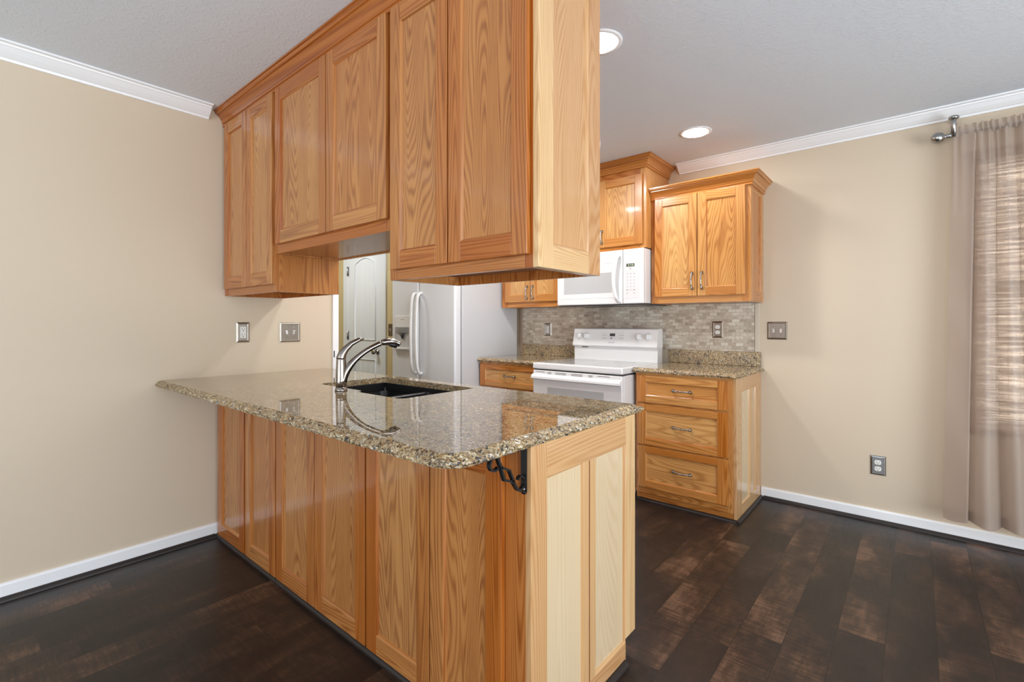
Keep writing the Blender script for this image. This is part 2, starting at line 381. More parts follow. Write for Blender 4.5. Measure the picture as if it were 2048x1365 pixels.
        me.polygons.foreach_set('use_smooth', s.sm)
        me.materials.append(m); me.update()
        bm = bmesh.new(); bm.from_mesh(me); bmesh.ops.recalc_face_normals(bm, faces=bm.faces)
        bm.to_mesh(me); bm.free()
        o = bpy.data.objects.new(name, me); C.objects.link(o)
        o['_org'] = tuple(org)
        if parent is not None: o.parent = parent
        else: o.location = org
        if bevel:
            md = o.modifiers.new('edge', 'BEVEL'); md.width = bevel; md.segments = seg; md.limit_method = 'ANGLE'; md.angle_limit = math.radians(35)
            md.harden_normals = False
        return o

def thing(name, label, cat, loc, group=None):
    o = bpy.data.objects.new(name, None); o.empty_display_size = 0.05; C.objects.link(o)
    o.location = loc; o['label'] = label; o['category'] = cat; o['_org'] = tuple(loc)
    if group: o['group'] = group
    return o
def tag(o, label, cat, group=None):
    o['label'] = label; o['category'] = cat
    if group: o['group'] = group
    return o
def struct(o): o['kind'] = 'structure'; return o

# outline helpers on planes
def front_xf(x, y, z):                    # local (x right, y depth away, z up), facing -Y
    return Matrix.Translation((x, y, z))
def side_xf(x, y, z):                     # local x -> +Y, local y -> -X (depth), facing +X
    return Matrix(((0, -1, 0, x), (1, 0, 0, y), (0, 0, 1, z), (0, 0, 0, 1)))

def frame_panel(mb_frame, mb_panel, w, h, stile, rail_b, rail_t, th, rec=0.009, bead=0.007, mullions=(), horiz=False):
    """frame-and-panel face: local front at y=0, x 0..w, z 0..h"""
    s = stile
    mb_frame.box(0, s, 0, th, 0, h, 'z'); mb_frame.box(w-s, w, 0, th, 0, h, 'z')
    mb_frame.box(s, w-s, 0, th, 0, rail_b, 'x'); mb_frame.box(s, w-s, 0, th, h-rail_t, h, 'x')
    edges = [s]
    for a, b_ in mullions: mb_frame.box(a, b_, 0, th, rail_b, h-rail_t, 'z'); edges += [a, b_]
    edges.append(w-s)
    for k in range(0, len(edges), 2):
        x0, x1, z0, z1 = edges[k], edges[k+1], rail_b, h-rail_t
        e = bead
        # moulded inner edge
        o_ = [(x0, z0), (x1, z0), (x1, z1), (x0, z1)]; i_ = [(x0+e, z0+e), (x1-e, z0+e), (x1-e, z1-e), (x0+e, z1-e)]
        for j in range(4):
            p, q, r, t = o_[j], o_[(j+1) % 4], i_[(j+1) % 4], i_[j]; bd = RNG.random()
            lng = (j % 2 == 0)
            U = lambda c: ((c[1]+bd*7, c[0]*.10+bd*31) if lng else (c[0]+bd*7, c[1]*.10+bd*31))
            mid1 = ((p[0]*.45+t[0]*.55), (p[1]*.45+t[1]*.55)); mid2 = ((q[0]*.45+r[0]*.55), (q[1]*.45+r[1]*.55))
            mb_frame.poly([(p[0], .0012, p[1]), (q[0], .0012, q[1]), (mid2[0], .0035, mid2[1]), (mid1[0], .0035, mid1[1])], [U(p), U(q), U(mid2), U(mid1)], bd)
            mb_frame.poly([(mid1[0], .0035, mid1[1]), (mid2[0], .0035, mid2[1]), (r[0], rec, r[1]), (t[0], rec, t[1])], [U(mid1), U(mid2), U(r), U(t)], bd)
        mb_panel.box(x0-0.002, x1+0.002, rec, th-0.001, z0-0.002, z1+0.002, 'x' if horiz else 'z')

def pull(parent, p0, p1, out, name='handle', m=None):
    """bow pull between two feet p0,p1 standing off along out"""
    p0, p1, out = Vector(p0), Vector(p1), Vector(out)
    mb = MB(); d = (p1-p0); ln = d.length; d.normalize()
    for p in (p0, p1):
        mb.tube([p - out*0.0, p+out*0.004, p+out*0.010, p+out*0.017, p+out*0.022], [0.011, 0.0115, 0.0055, 0.0085, 0.004], 12)
    path, rad = [], []
    for k in range(17):
        t = k/16; s_ = math.sin(PI*t)
        path.append(p0 + d*ln*t + out*(0.015+0.013*s_))
        rad.append(0.0042 + 0.0016*math.exp(-((t-0.5)/0.06)**2) + (0.0016 if abs(t-0.27) < .04 or abs(t-.73) < .04 else 0) + 0.0022*max(0, 1-abs(t)/0.12) + 0.0022*max(0, 1-abs(1-t)/0.12))
    mb.tube(path, rad, 10)
    return mb.build(name, m or PEWTER, parent)

def cab_door(parent, xf, w, h, stile=0.055, rail=0.060, th=0.018, mat_=None, name='door', handle=None, horiz=False, rail_t=None):
    f, p = MB((.34, .86), .45), MB((.10, .50))
    frame_panel(f, p, w, h, stile, rail, rail_t or rail, th, horiz=horiz)
    d = f.build(name, mat_ or OAK, parent, bevel=0.0018, xf=xf)
    p.build('panel', mat_ or OAK, d, xf=xf)
    if handle: pull(d, *handle)
    return d

# ================================================================== SETTING
m_ = MB(); m_.box(-2.75, XR+.12, YF-.12, D+.12, -0.10, 0.0)
struct(m_.build('floor', FLOOR))
m_ = MB(); m_.box(-2.75, XR+.12, YF-.12, D+.12, ZC, ZC+0.10)
struct(m_.build('ceiling', CEIL))
YW = 0.722                                     # where the left wall ends
m_ = MB(); m_.box(-0.11, 0, YF, YW, 0, ZC)
struct(m_.build('wall_left', WALL))
# back wall with window opening
WX0, WX1, WZ0, WZ1 = 3.33, 4.70, 0.62, 2.14
m_ = MB(); m_.box(-0.83, WX0, D, D+.12, 0, ZC); m_.box(WX1, XR, D, D+.12, 0, ZC)
m_.box(WX0, WX1, D, D+.12, 0, WZ0); m_.box(WX0, WX1, D, D+.12, WZ1, ZC)
struct(m_.build('wall_back', WALL))
# right wall with glass door opening
GY0, GY1 = -2.9, 1.5
m_ = MB(); m_.box(XR, XR+.12, YF, GY0, 0, ZC); m_.box(XR, XR+.12, GY1, D+.12, 0, ZC); m_.box(XR, XR+.12, GY0, GY1, 2.12, ZC)
struct(m_.build('wall_right', WALL))
FX0, FX1 = 0.2, 4.6
m_ = MB(); m_.box(-.11, FX0, YF-.12, YF, 0, ZC); m_.box(FX1, XR+.12, YF-.12, YF, 0, ZC)
m_.box(FX0, FX1, YF-.12, YF, 0, 0.4); m_.box(FX0, FX1, YF-.12, YF, 2.25, ZC)
struct(m_.build('wall_front', WALL))
# hall beyond the left wall
HY = 1.90
m_ = MB(); m_.box(-2.75, -0.815, HY, HY+.10, 0, ZC); m_.box(-0.83, -0.815, HY+.10, D, 0, ZC)
struct(m_.build('wall_hall', HALLW))
m_ = MB(); m_.box(-2.75, -2.65, 0.0, HY, 0, ZC); m_.box(-2.65, -0.11, 0.0, 0.10, 0, ZC)
struct(m_.build('wall_side', HALLW))

# trims
def crown(name, axis, a0, a1, sgn_wall):
    prof = [(0, 0), (0.0, -0.064), (0.010, -0.064), (0.013, -0.054), (0.022, -0.050), (0.040, -0.036), (0.058, -0.018), (0.064, -0.014), (0.066, -0.008), (0.088, -0.008), (0.088, 0)]
    mb = MB()
    if axis == 'y': mb.prism([(p[0], ZC+p[1]) for p in prof], 'y', a0, a1)
    else: mb.prism([(D-p[0], ZC+p[1]) for p in prof], 'x', a0, a1)
    return struct(mb.build(name, TRIMW, bevel=0.0015))
crown('trim_1', 'y', YF, -0.050, 0)
crown('trim_2', 'x', 1.667, XR, 0)
def bboard(name, axis, a0, a1):
    prof = [(0, 0.0), (0.013, 0.0), (0.013, 0.066), (0.009, 0.074), (0.0, 0.076)]
    mb = MB()
    if axis == 'y': mb.prism([(p[0], p[1]) for p in prof], 'y', a0, a1)
    else: mb.prism([(D-p[0], p[1]) for p in prof], 'x', a0, a1)
    return struct(mb.build(name, TRIMW))
bboard('baseboard_left', 'y', YF, -0.004)
bboard('baseboard_back', 'x', 2.246, XR)
QR = [(0, 0), (0.019, 0), (0.018, 0.007), (0.0135, 0.0135), (0.007, 0.018), (0, 0.019)]
def shoe(name, pts):                                # quarter-round along x or y runs; pts = list of (axis, fixed, dir, a0, a1)
    mb = MB()
    for axis, fx, dr, a0, a1 in pts: mb.prism([(fx+dr*p[0], p[1]) for p in QR], axis, a0, a1)
    return struct(mb.build(name, SHOE))
shoe('trim_3', [('y', 0.013, 1, YF, -0.02)])
shoe('trim_4', [('x', D-0.013, -1, 2.265, XR)])
shoe('trim_5', [('x', -0.002, -1, 0.0, 2.300), ('y', 2.281, 1, -0.021, 0.545)])
shoe('trim_6', [('x', 2.093, -1, 1.59, 2.262), ('y', 2.244, 1, 2.074, 2.666)])
# white jamb that finishes the end of the left wall
m_ = MB(); m_.box(-0.115, 0.004, YW, YW+0.022, 0, 2.10); m_.box(0.001, 0.014, YW-0.016, YW+0.026, 0, 2.10)
j = struct(m_.build('trim_7', TRIMW, bevel=0.002))
# hall door
hd = struct(thing('door_1', 'white two-panel arched-top hall door with casing, between yellow walls left of the refrigerator', 'door', (-1.44, HY-0.02, 0)))
DX0, DX1 = -1.750, -1.105
m_ = MB(); m_.box(-1.850, DX0, HY-0.018, HY, 0, 2.12); m_.box(DX1, DX1+0.050, HY-0.018, HY, 0, 2.12); m_.box(DX0, DX1, HY-0.018, HY, 2.055, 2.12)
m_.build('casing', DOORW, hd, bevel=0.003)
m_ = MB(); m_.box(DX0+.003, DX1-.003, HY-0.014, HY-0.001, 0.012, 2.052)
slab = m_.build('slab', DOORW, hd)
def bead_loop(pts, r=0.009):
    mb = MB(); mb.tube([(p[0], HY-0.015, p[1]) for p in pts+[pts[0], pts[1]]], r, 8, 0.7); return mb
px0, px1 = DX0+0.135, DX1-0.125
arch = [(px0, 1.045), (px1, 1.045), (px1, 1.855)] + [(px1+(px0-px1)*t, 1.855+0.062*math.sin(PI*t)) for t in [k/14 for k in range(1, 14)]] + [(px0, 1.855)]
bead_loop(arch).build('panel_moulding', DOORW, hd)
bead_loop([(px0, 0.22), (px1, 0.22), (px1, 0.835), (px0, 0.835)]).build('panel_moulding', DOORW, hd)
m_ = MB()
for k in range(1, 4):
    xx = px0+(px1-px0)*k/4
    m_.box(xx-.0035, xx+.0035, HY-0.0165, HY-0.013, 1.06, 1.86); m_.box(xx-.0035, xx+.0035, HY-0.0165, HY-0.013, 0.235, 0.82)
m_.build('plank_bead', DOORW, hd)
for zz in (1.795, 1.090, 0.30):
    m_ = MB(); m_.box(DX0-0.012, DX0+0.016, HY-0.021, HY-0.013, zz-.048, zz+.048); m_.tube([(DX0+.002, HY-.026, zz-.05), (DX0+.002, HY-.026, zz+.05)], .007, 8)
    m_.build('hinge', PEWTER, hd)
m_ = MB(); kx, kz = DX1-0.088, 0.925
m_.lathe([(0.031, 0.0), (0.031, 0.006), (0.012, 0.010), (0.011, 0.030), (0.022, 0.036), (0.028, 0.048), (0.026, 0.060), (0.014, 0.068), (0.0, 0.069)], (kx, HY-0.014, kz), '-y', 20)
m_.build('knob', NICKEL, hd)

# ================================================================== PENINSULA BASE
BT = 0.884
units = [(0.006, 0.052, 0.417, 0.434, 0.775, 0.781), (0.782, 0.787, 1.140, 1.146, 1.516, 1.521), (1.522, 1.527, 1.880, 1.886, 2.190, 2.281)]
blabels = ['oak peninsula base cabinet against the left wall, narrow pair of tall doors',
           'middle oak peninsula base cabinet with two tall doors, in front of the sink',
           'oak peninsula base cabinet at the open end, paneled end paled by window sheen, facing the stove side']
for k, (a, d0, d1, e0, e1, b_) in enumerate(units):
    t = thing('peninsula_base_cabinet', blabels[k], 'cabinet', ((a+b_)/2, 0.31, 0), 'peninsula base cabinets')
    mb = MB(); XE = b_ - (0.019 if k == 2 else 0)
    zl, zr = (BT if k == 0 else .64), (BT if k == 2 else .64)
    mb.box(a, a+.018, .018, .595, 0.09, zl, 'z'); mb.box(XE-.018, XE, .018, .595, 0.09, zr, 'z'); mb.box(a, a+.018, .018, .545, 0.0, .09, 'z'); mb.box(XE-.018, XE, .018, .545, 0.0, .09, 'z')
    mb.box(a+.018, XE-.018, .018, .610, 0.06, .078, 'x'); mb.box(a+.018, XE-.018, .545, .56, 0, .06, 'x')
    mb.box(a, XE, .6135, .6245, 0.09, BT, 'z')
    mb.build('carcass', OAK, t)
    fb = MB((.4, .9), .45)                                 # face frame towards the dining side
    fb.box(a, d0+.020, 0, .018, 0, BT, 'z'); fb.box(e1-.020, b_ if k < 2 else XE, 0, .018, 0, BT, 'z')
    fb.box(d1-.02, e0+.02, 0, .018, 0, BT, 'z')
    for (p, q) in ((d0+.02, d1-.02), (e0+.02, e1-.02)):
        fb.box(p, q, 0, .018, 0, .06, 'x'); fb.box(p, q, 0, .018, BT-.06, BT, 'x')
    fb.build('face_frame', OAK, t, bevel=0.001)
    for (p, q) in ((d0, d1), (e0, e1)):
        cab_door(t, front_xf(p, -.019, 0.024), q-p, BT-.012-.024 if k < 2 else BT-.030-.024, stile=0.062, rail=0.068)
    if k == 2:
        # end panel facing +X, with the toe notch at its far lower corner
        ep, pp = MB((.2, .75), .5), MB((.28, .40), .6); th = .019; X = lambda u, y_, z: (y_, u, z)
        frame_panel(ep, pp, 0.628, BT, .075, .075, .100, th, mullions=((0.272, 0.343),))
        xf = side_xf(b_, 0.0, 0.0)
        # cut notch: lower the far stile/rail
        for mbx in (ep,):
            for v in mbx.v[8:16]:                          # the far stile stops above the toe notch
                if v.z < 0.001: v.z = 0.088
        e = ep.build('end_panel', OAKSHEEN, t, bevel=0.0012, xf=xf)
        pp.build('panel', OAKSHEENP, e, xf=xf)
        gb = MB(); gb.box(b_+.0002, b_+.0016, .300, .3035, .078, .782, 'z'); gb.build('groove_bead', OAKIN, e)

# bracket under the overhang
def unp(px, py, X):
    r = (px-1024)/FPX; q = -(py-PPY)/FPX
    d = Vector((-math.sin(YAW)+math.cos(YAW)*r, math.cos(YAW)+math.sin(YAW)*r, q)); c = Vector((CX, CY, CZ))
    return c+d*((X-c.x)/d.x)
BXK = 2.259
br = thing('countertop_bracket', 'black scrolled iron bracket holding up the peninsula countertop overhang', 'bracket', (BXK, 0.0, 0.75))
m_ = MB(); m_.box(BXK-.009, BXK+.009, -.0055, -.0002, .762, BT-.001); m_.lathe([(0, 0), (.009, 0), (.009, .0053), (0, .0053)], (BXK, -.0002, .762), '-y', 20)
pl = m_.build('wall_plate', BLACKM, br)
m_ = MB(); m_.lathe([(0.006, 0), (.006, .002), (.003, .004), (0, .004)], (BXK, -.0055, .768), '-y', 10); m_.build('screw', PEWTER, pl)
m_ = MB(); m_.box(BXK-.009, BXK+.009, -.205, -.0055, BT-.006, BT-.0005); m_.build('top_plate', BLACKM, br)
def strip(pts, wd=0.0055, hw=.0055):
    mb = MB(); rows = []
    for k, p in enumerate(pts):
        a = Vector(pts[max(k-1, 0)]); b2 = Vector(pts[min(k+1, len(pts)-1)]); t = (b2-a).normalized(); n = Vector((-t.y, t.x))*wd*.5
        p = Vector(p); q, r = p+n, p-n
        rows.append([(BXK-hw, q.x, q.y), (BXK+hw, q.x, q.y), (BXK+hw, r.x, r.y), (BXK-hw, r.x, r.y)])
    mb.grid(rows, closed=True, smooth=False, cap=True); return mb
def arc(c, r, a0, a1, n=12): return [(c[0]+r*math.cos(math.radians(a0+(a1-a0)*k/n)), c[1]+r*math.sin(math.radians(a0+(a1-a0)*k/n))) for k in range(n+1)]
# brace coordinates (y, z)
strip([(-.116, .880), (-.111, .872), (-.106, .860), (-.099, .849)], .0065).build('brace_arm', BLACKM, br)
strip([(-.100, .850), (-.090, .844), (-.079, .839), (-.067, .834), (-.059, .818), (-.050, .801)], .0058).build('brace_bar', BLACKM, br)
strip([(-.101, .850), (-.094, .831), (-.087, .812), (-.073, .808), (-.060, .802), (-.052, .799)], .0058).build('brace_bar', BLACKM, br)
strip([(-.054, .804), (-.044, .788), (-.035, .776), (-.026, .770), (-.016, .771), (-.009, .775), (-.005, .780)], .0068).build('brace_arm', BLACKM, br)
strip([(-.134, .880), (-.139, .873), (-.143, .866), (-.1425, .858), (-.138, .851), (-.131, .847), (-.123, .8455), (-.116, .847), (-.111, .851)], .0055).build('scroll', BLACKM, br)
strip([(-.031, .799), (-.028, .804), (-.021, .807), (-.014, .805), (-.008, .799), (-.005, .793)], .005).build('scroll', BLACKM, br)

# ---------------------------------------------------------------- granite slabs
def slab(name, x0, x1, y0, y1, ztop, thick, rough_edges, rfront=0.0, hole=None, rough=0.0095, parent=None, org=None):
    """granite slab; rough_edges subset of 'FRBL' get the chiselled profile"""
    I = lambda e, i: i if e in rough_edges else (0.0 if e not in rough_edges else i)
    def outline(ins):
        xa = x0 + (ins if 'L' in rough_edges else 0); xb = x1 - (ins if 'R' in rough_edges else 0)
        ya = y0 + (ins if 'F' in rough_edges else 0); yb_ = y1 - (ins if 'B' in rough_edges else 0)
        P = []; step = 0.0075
        nF = max(2, int((x1-x0)/step)); nR = max(2, int((y1-y0)/step))
        R = max(rfront-ins, 0.001) if rfront else 0
        xe = xb-(R if rfront else 0)
        for k in range(nF): P.append((xa+(xe-xa)*k/nF, ya, 'F'))
        if rfront:
            for k in range(16): a = -PI/2+PI/2*k/16; P.append((xe+R*math.cos(a), ya+R+R*math.sin(a), 'F'))
        ys = ya+(R if rfront else 0)
        for k in range(nR): P.append((xb, ys+(yb_-ys)*k/nR, 'R'))
        for k in range(nF): P.append((xb+(xa-xb)*k/nF, yb_, 'B'))
        for k in range(nR): P.append((xa, yb_+(ya-yb_)*k/nR, 'L'))
        return P
    zt, zb = ztop, ztop-thick
    lev = [(0.033, zt), (0.027, zt-.0025), (0.018, zt-.007), (0.009, zt-.0115), (0.004, zt-.016), (0.003, zt-.020), (0.007, zt-.025), (0.009, zb)] if thick > .02 else [(0, zt), (0, zb)]
    bm = bmesh.new(); rings = []
    outs = [outline(i) for i, _ in lev]
    for li, (ins, z) in enumerate(lev):
        ring = []
        for k, (x, y, e) in enumerate(outs[li]):
            p = Vector((x, y, z))
            if e in rough_edges and 0 < li < len(lev)-1:
                q = Vector((x, y, z*1.0))
                nx = noise.noise(q*62)*rough + noise.noise(q*150)*rough*.6
                nz = noise.noise(q*70+Vector((9, 3, 1)))*rough*.40
                dx, dy = {'F': (0, 1), 'R': (-1, 0), 'B': (0, -1), 'L': (1, 0)}[e]
                p += Vector((dx*nx, dy*nx, nz))
            elif e in rough_edges and li == 0:
                q = Vector((x, y, z)); nx = noise.noise(q*45)*.005
                dx, dy = {'F': (0, 1), 'R': (-1, 0), 'B': (0, -1), 'L': (1, 0)}[e]; p += Vector((dx*nx, dy*nx, 0))
            p.x = max(p.x, x0) if 'L' not in rough_edges else p.x
            ring.append(bm.verts.new(p))
        rings.append(ring)
    n = len(rings[0])
    for a in range(len(rings)-1):
        for k in range(n): bm.faces.new((rings[a][k], rings[a+1][k], rings[a+1][(k+1) % n], rings[a][(k+1) % n])).smooth = False
    def fill(ring, z):
        es = [bm.edges.get((ring[k], ring[(k+1) % n])) for k in range(n)]
        hr = None
        if hole:
            hr = [bm.verts.new((x, y, z)) for x, y in hole]
            es += [bm.edges.new((hr[k], hr[(k+1) % len(hr)])) for k in range(len(hr))]
        bmesh.ops.triangle_fill(bm, use_beauty=True, use_dissolve=False, edges=es)
        return hr
    h1 = fill(rings[0], zt); h2 = fill(rings[-1], zb)
    if hole:
        for k in range(len(h1)): bm.faces.new((h1[k], h1[(k+1) % len(h1)], h2[(k+1) % len(h1)], h2[k]))
    bmesh.ops.recalc_face_normals(bm, faces=bm.faces)
    me = bpy.data.meshes.new(name); bm.to_mesh(me); bm.free(); me.materials.append(GRANITE)
    o = bpy.data.objects.new(name, me); C.objects.link(o); o['_org'] = (0, 0, 0)
    if parent is not None: o.parent = parent
    return o
def rrect(x0, x1, y0, y1, r, n=5):
    P = []
    for cx_, cy_, a in ((x1-r, y0+r, -90), (x1-r, y1-r, 0), (x0+r, y1-r, 90), (x0+r, y0+r, 180)):
        for k in range(n+1): t = math.radians(a+90*k/n); P.append((cx_+r*math.cos(t), cy_+r*math.sin(t)))
    return P
SX0, SX1, SY0, SY1 = 0.775, 1.490, 0.165, 0.590
hole = [(1.150, 0.200), (1.185, 0.165), (1.470, 0.165), (1.490, 0.185), (1.490, 0.575), (1.475, 0.590), (0.790, 0.590), (0.775, 0.575), (0.775, 0.220), (0.795, 0.200)]
pc = slab('peninsula_countertop', 0.001, 2.290, -0.302, 0.692, 0.914, 0.0295, 'FRB', 0.085, hole)
tag(pc, 'long speckled tan granite peninsula countertop with chiselled edge and sink cut-out', 'countertop')

# sink
sk = thing('kitchen_sink', 'black double-bowl undermount sink set into the peninsula countertop', 'sink', (1.13, .38, .68))
def bowl(x0, x1, y0, y1, zt, depth):
    mb = MB(); rows = []
    for ins, z in ((-.012, zt), (0, zt-.001), (.003, zt-.012), (.010, zt-depth+.03), (.022, zt-depth+.008), (.045, zt-depth)):
        rows.append([(x, y, z) for x, y in rrect(x0+ins, x1-ins, y0+ins, y1-ins, max(.04-ins*.3, .02), 4)])
    mb.grid(rows, closed=True, smooth=True)
    mb.poly([Vector(p) for p in rows[-1]]); return mb
for nm, xa, xb, ya in (('left_bowl', .762, 1.138, .192), ('right_bowl', 1.160, 1.503, .153)):
    b0 = bowl(xa, xb, ya, .603, .8835-.018, .20); b0.build('bowl', SINKM, sk)
    m_ = MB(); m_.lathe([(0, 0), (.038, 0), (.040, .003), (.030, .004), (.0, .002)], ((xa+xb)/2, .40, .6665)); m_.build('drain', NICKEL, sk)
m_ = MB(); m_.box(1.134, 1.164, .21, .585, .70, .8655); m_.build('divider', SINKM, sk, bevel=.008, seg=3)
m_ = MB()
m_.box(.750, 1.515, .140, .168, .838, .8842); m_.box(.750, 1.515, .592, .612, .838, .8842); m_.box(.750, .776, .168, .592, .838, .8842); m_.box(1.489, 1.515, .168, .592, .838, .8842)
m_.build('rim', SINKM, sk, bevel=.003)

# faucet
FB = Vector((1.088, 0.138, 0.914)); FD = Vector((0.33, 1.0, 0)).normalized()
fc = thing('kitchen_faucet', 'brushed nickel single-handle pull-out faucet standing behind the sink cut-out edge', 'faucet', FB)
def fp(u, z): return FB + FD*u + Vector((0, 0, z))
m_ = MB(); m_.lathe([(0, 0), (.0275, 0), (.0275, .004), (.0255, .012), (.0235, .014), (.0235, .018), (0, .018)], FB, 'z', 28); m_.build('base_ring', NICKEL, fc)
m_ = MB(); m_.lathe([(.0, .0175), (.0238, .0175), (.0235, .04), (.0228, .08), (.0215, .118), (.0205, .142), (.0195, .146), (0, .146)], FB, 'z', 28); m_.build('body', NICKEL, fc)
def bez(p0, p1, p2, p3, n=18):
    return [tuple((1-t)**3*a+3*(1-t)**2*t*b2+3*(1-t)*t*t*c+t**3*d for a, b2, c, d in zip(p0, p1, p2, p3)) for t in [k/n for k in range(n+1)]]
pth = [fp(u, z) for u, z in bez((.000, .036), (.018, .108), (.085, .176), (.190, .214))]
m_ = MB(); m_.tube(pth, [.0120+.0125*max(0, 1-k/12)**1.3 for k in range(len(pth))], 16, up=(0, 0, 1)); sp = m_.build('spout', NICKEL, fc)
pth = [fp(u, z) for u, z in bez((.186, .213), (.215, .222), (.240, .222), (.272, .205))]
m_ = MB(); m_.tube(pth, [.0135+.0035*math.sin(PI*min(1, k/15)) for k in range(len(pth))], 16, 1.15, up=(0, 0, 1)); sh = m_.build('spray_head', NICKEL, fc)
m_ = MB(); m_.tube([fp(.218, .207), fp(.235, .203), fp(.256, .196)], [.009, .0125, .0115], 12, 1.3, up=(0, 0, 1)); m_.build('spray_button', BLACKM, sh)
m_ = MB(); m_.tube([fp(-.001, .143), fp(.000, .150), fp(.006, .168), fp(.022, .190), fp(.046, .212), fp(.080, .230), fp(.100, .233)], [.0205, .0208, .0190, .0150, .0115, .0095, .0065], 16, up=(1, 0, 0)); m_.build('handle', NICKEL, fc)

# ================================================================== PENINSULA UPPERS
YU, DU, ZU, ZD = 0.036, 0.338, 1.376, 1.413
ups = [('oak peninsula wall cabinet hung in the corner at the left wall, with two narrow doors', 0.003, 0.660, ZU, (0.040, .344, .350, .654)),
       ('short middle oak peninsula wall cabinet above the pass-through, higher bottom edge', 0.662, 1.598, 1.560, (0.690, 1.165, 1.172, 1.594)),
       ('tall oak peninsula wall cabinet at the open end, end panel paled by window sheen, nearest the camera', 1.600, 2.279, ZU, (1.622, 1.925, 1.931, 2.251))]
for k, (lb, a, b_, z0, ds) in enumerate(ups):
    t = thing('peninsula_wall_cabinet', lb, 'cabinet', ((a+b_)/2, YU+DU/2, z0), 'peninsula wall cabinets')
    zt = 2.42; xe = b_-(.019 if k == 2 else 0)
    mb = MB(); mb.box(a, a+.018, YU+.019, YU+DU, z0, zt, 'z'); mb.box(xe-.018, xe, YU+.019, YU+DU, z0, zt, 'z')
    mb.box(a+.018, xe-.018, YU+DU-.012, YU+DU, z0, zt, 'z')
    mb.box(a+.018, xe-.018, YU+.019, YU+DU-.012, zt-.02, zt, 'x'); mb.build('carcass', OAK, t, bevel=.0008)
    mb = MB(); rz = .006 if k == 1 else .034
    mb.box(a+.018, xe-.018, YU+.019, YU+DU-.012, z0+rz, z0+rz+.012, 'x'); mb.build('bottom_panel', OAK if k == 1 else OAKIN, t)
    fb = MB((.4, .9), .45); db = 1.604 if k == 1 else ZD
    fb.box(a, ds[0]+.02, YU, YU+.019, z0, zt, 'z'); fb.box(ds[3]-.02, xe, YU, YU+.019, z0, zt, 'z'); fb.box(ds[1]-.015, ds[2]+.015, YU, YU+.019, (1.604 if k == 1 else ZD)+.02, zt, 'z')
    fb.box(ds[0]+.02, ds[3]-.02, YU, YU+.019, z0, db+.02, 'x')
    for p, q in ((ds[0]+.02, ds[1]-.015), (ds[2]+.015, ds[3]-.02)): fb.box(p, q, YU, YU+.019, 2.31, zt, 'x')
    fb.build('face_frame', OAK, t, bevel=.0008)
    for p, q in ((ds[0], ds[1]), (ds[2], ds[3])):
        cab_door(t, front_xf(p, YU-.018, db), q-p, 2.358-db, stile=.056, rail=.062)
    if k == 2:
        ep, pp = MB(), MB(); frame_panel(ep, pp, DU, zt-z0, .072, .068, .068, .019)
        xf = side_xf(b_, YU, z0)
        e = ep.build('end_panel', OAKSHEEN, t, bevel=.0012, xf=xf); pp.build('panel', OAKSHEEN, e, xf=xf)
# crown moulding of the uppers
CP = [(0, -.084), (.011, -.084), (.014, -.080), (.013, -.074), (.010, -.071), (.010, -.068), (.014, -.067), (.0165, -.058), (.021, -.046), (.029, -.034), (.040, -.026), (.040, -.022), (.047, -.0215), (.052, -.017), (.054, -.011), (.054, -.008), (.060, -.0075), (.060, -.0005), (0, -.0005)]
def cab_crown(name, parent, x0, x1, yf, yb_, ztop, left=False, right=True, scale=1.0, mat_=OAK):
    """mitred crown on a cabinet top: front run facing -Y and a return on the right side"""
    mb = MB((.55, .85)); B1, B2 = RNG.random(), RNG.random()
    P = [(p[0]*scale, p[1]*scale) for p in CP]; n = len(P); run = 0
    for k in range(n):
        (o, h), (o2, h2) = P[k], P[(k+1) % n]; d = math.hypot(o2-o, h2-h)
        mb.poly([(x0, yf-o, ztop+h), (x1+(o if right else 0), yf-o, ztop+h), (x1+(o2 if right else 0), yf-o2, ztop+h2), (x0, yf-o2, ztop+h2)],
                [(run, x0*.16+B1*9), (run, x1*.16+B1*9), (run+d, x1*.16+B1*9), (run+d, x0*.16+B1*9)], B1)
        if right:
            mb.poly([(x1+o, yf-o, ztop+h), (x1+o, yb_, ztop+h), (x1+o2, yb_, ztop+h2), (x1+o2, yf-o2, ztop+h2)],
                    [(run, yf*.16+B2*9), (run, yb_*.16+B2*9), (run+d, yb_*.16+B2*9), (run+d, yf*.16+B2*9)], B2)
        run += d
    mb.poly([(x0, yf-o, ztop+h) for o, h in P], None, B1)
    if right: mb.poly([(x1+o, yb_, ztop+h) for o, h in P], None, B2)
    else: mb.poly([(x1, yf-o, ztop+h) for o, h in P], None, B1)
    return mb.build(name, mat_, parent)
cm = cab_crown('cabinet_crown_moulding', None, 0.002, 2.280, YU-.0002, YU+DU, ZC-.0006)
tag(cm, 'long oak crown moulding along the top of the peninsula wall cabinets, touching the ceiling', 'moulding')

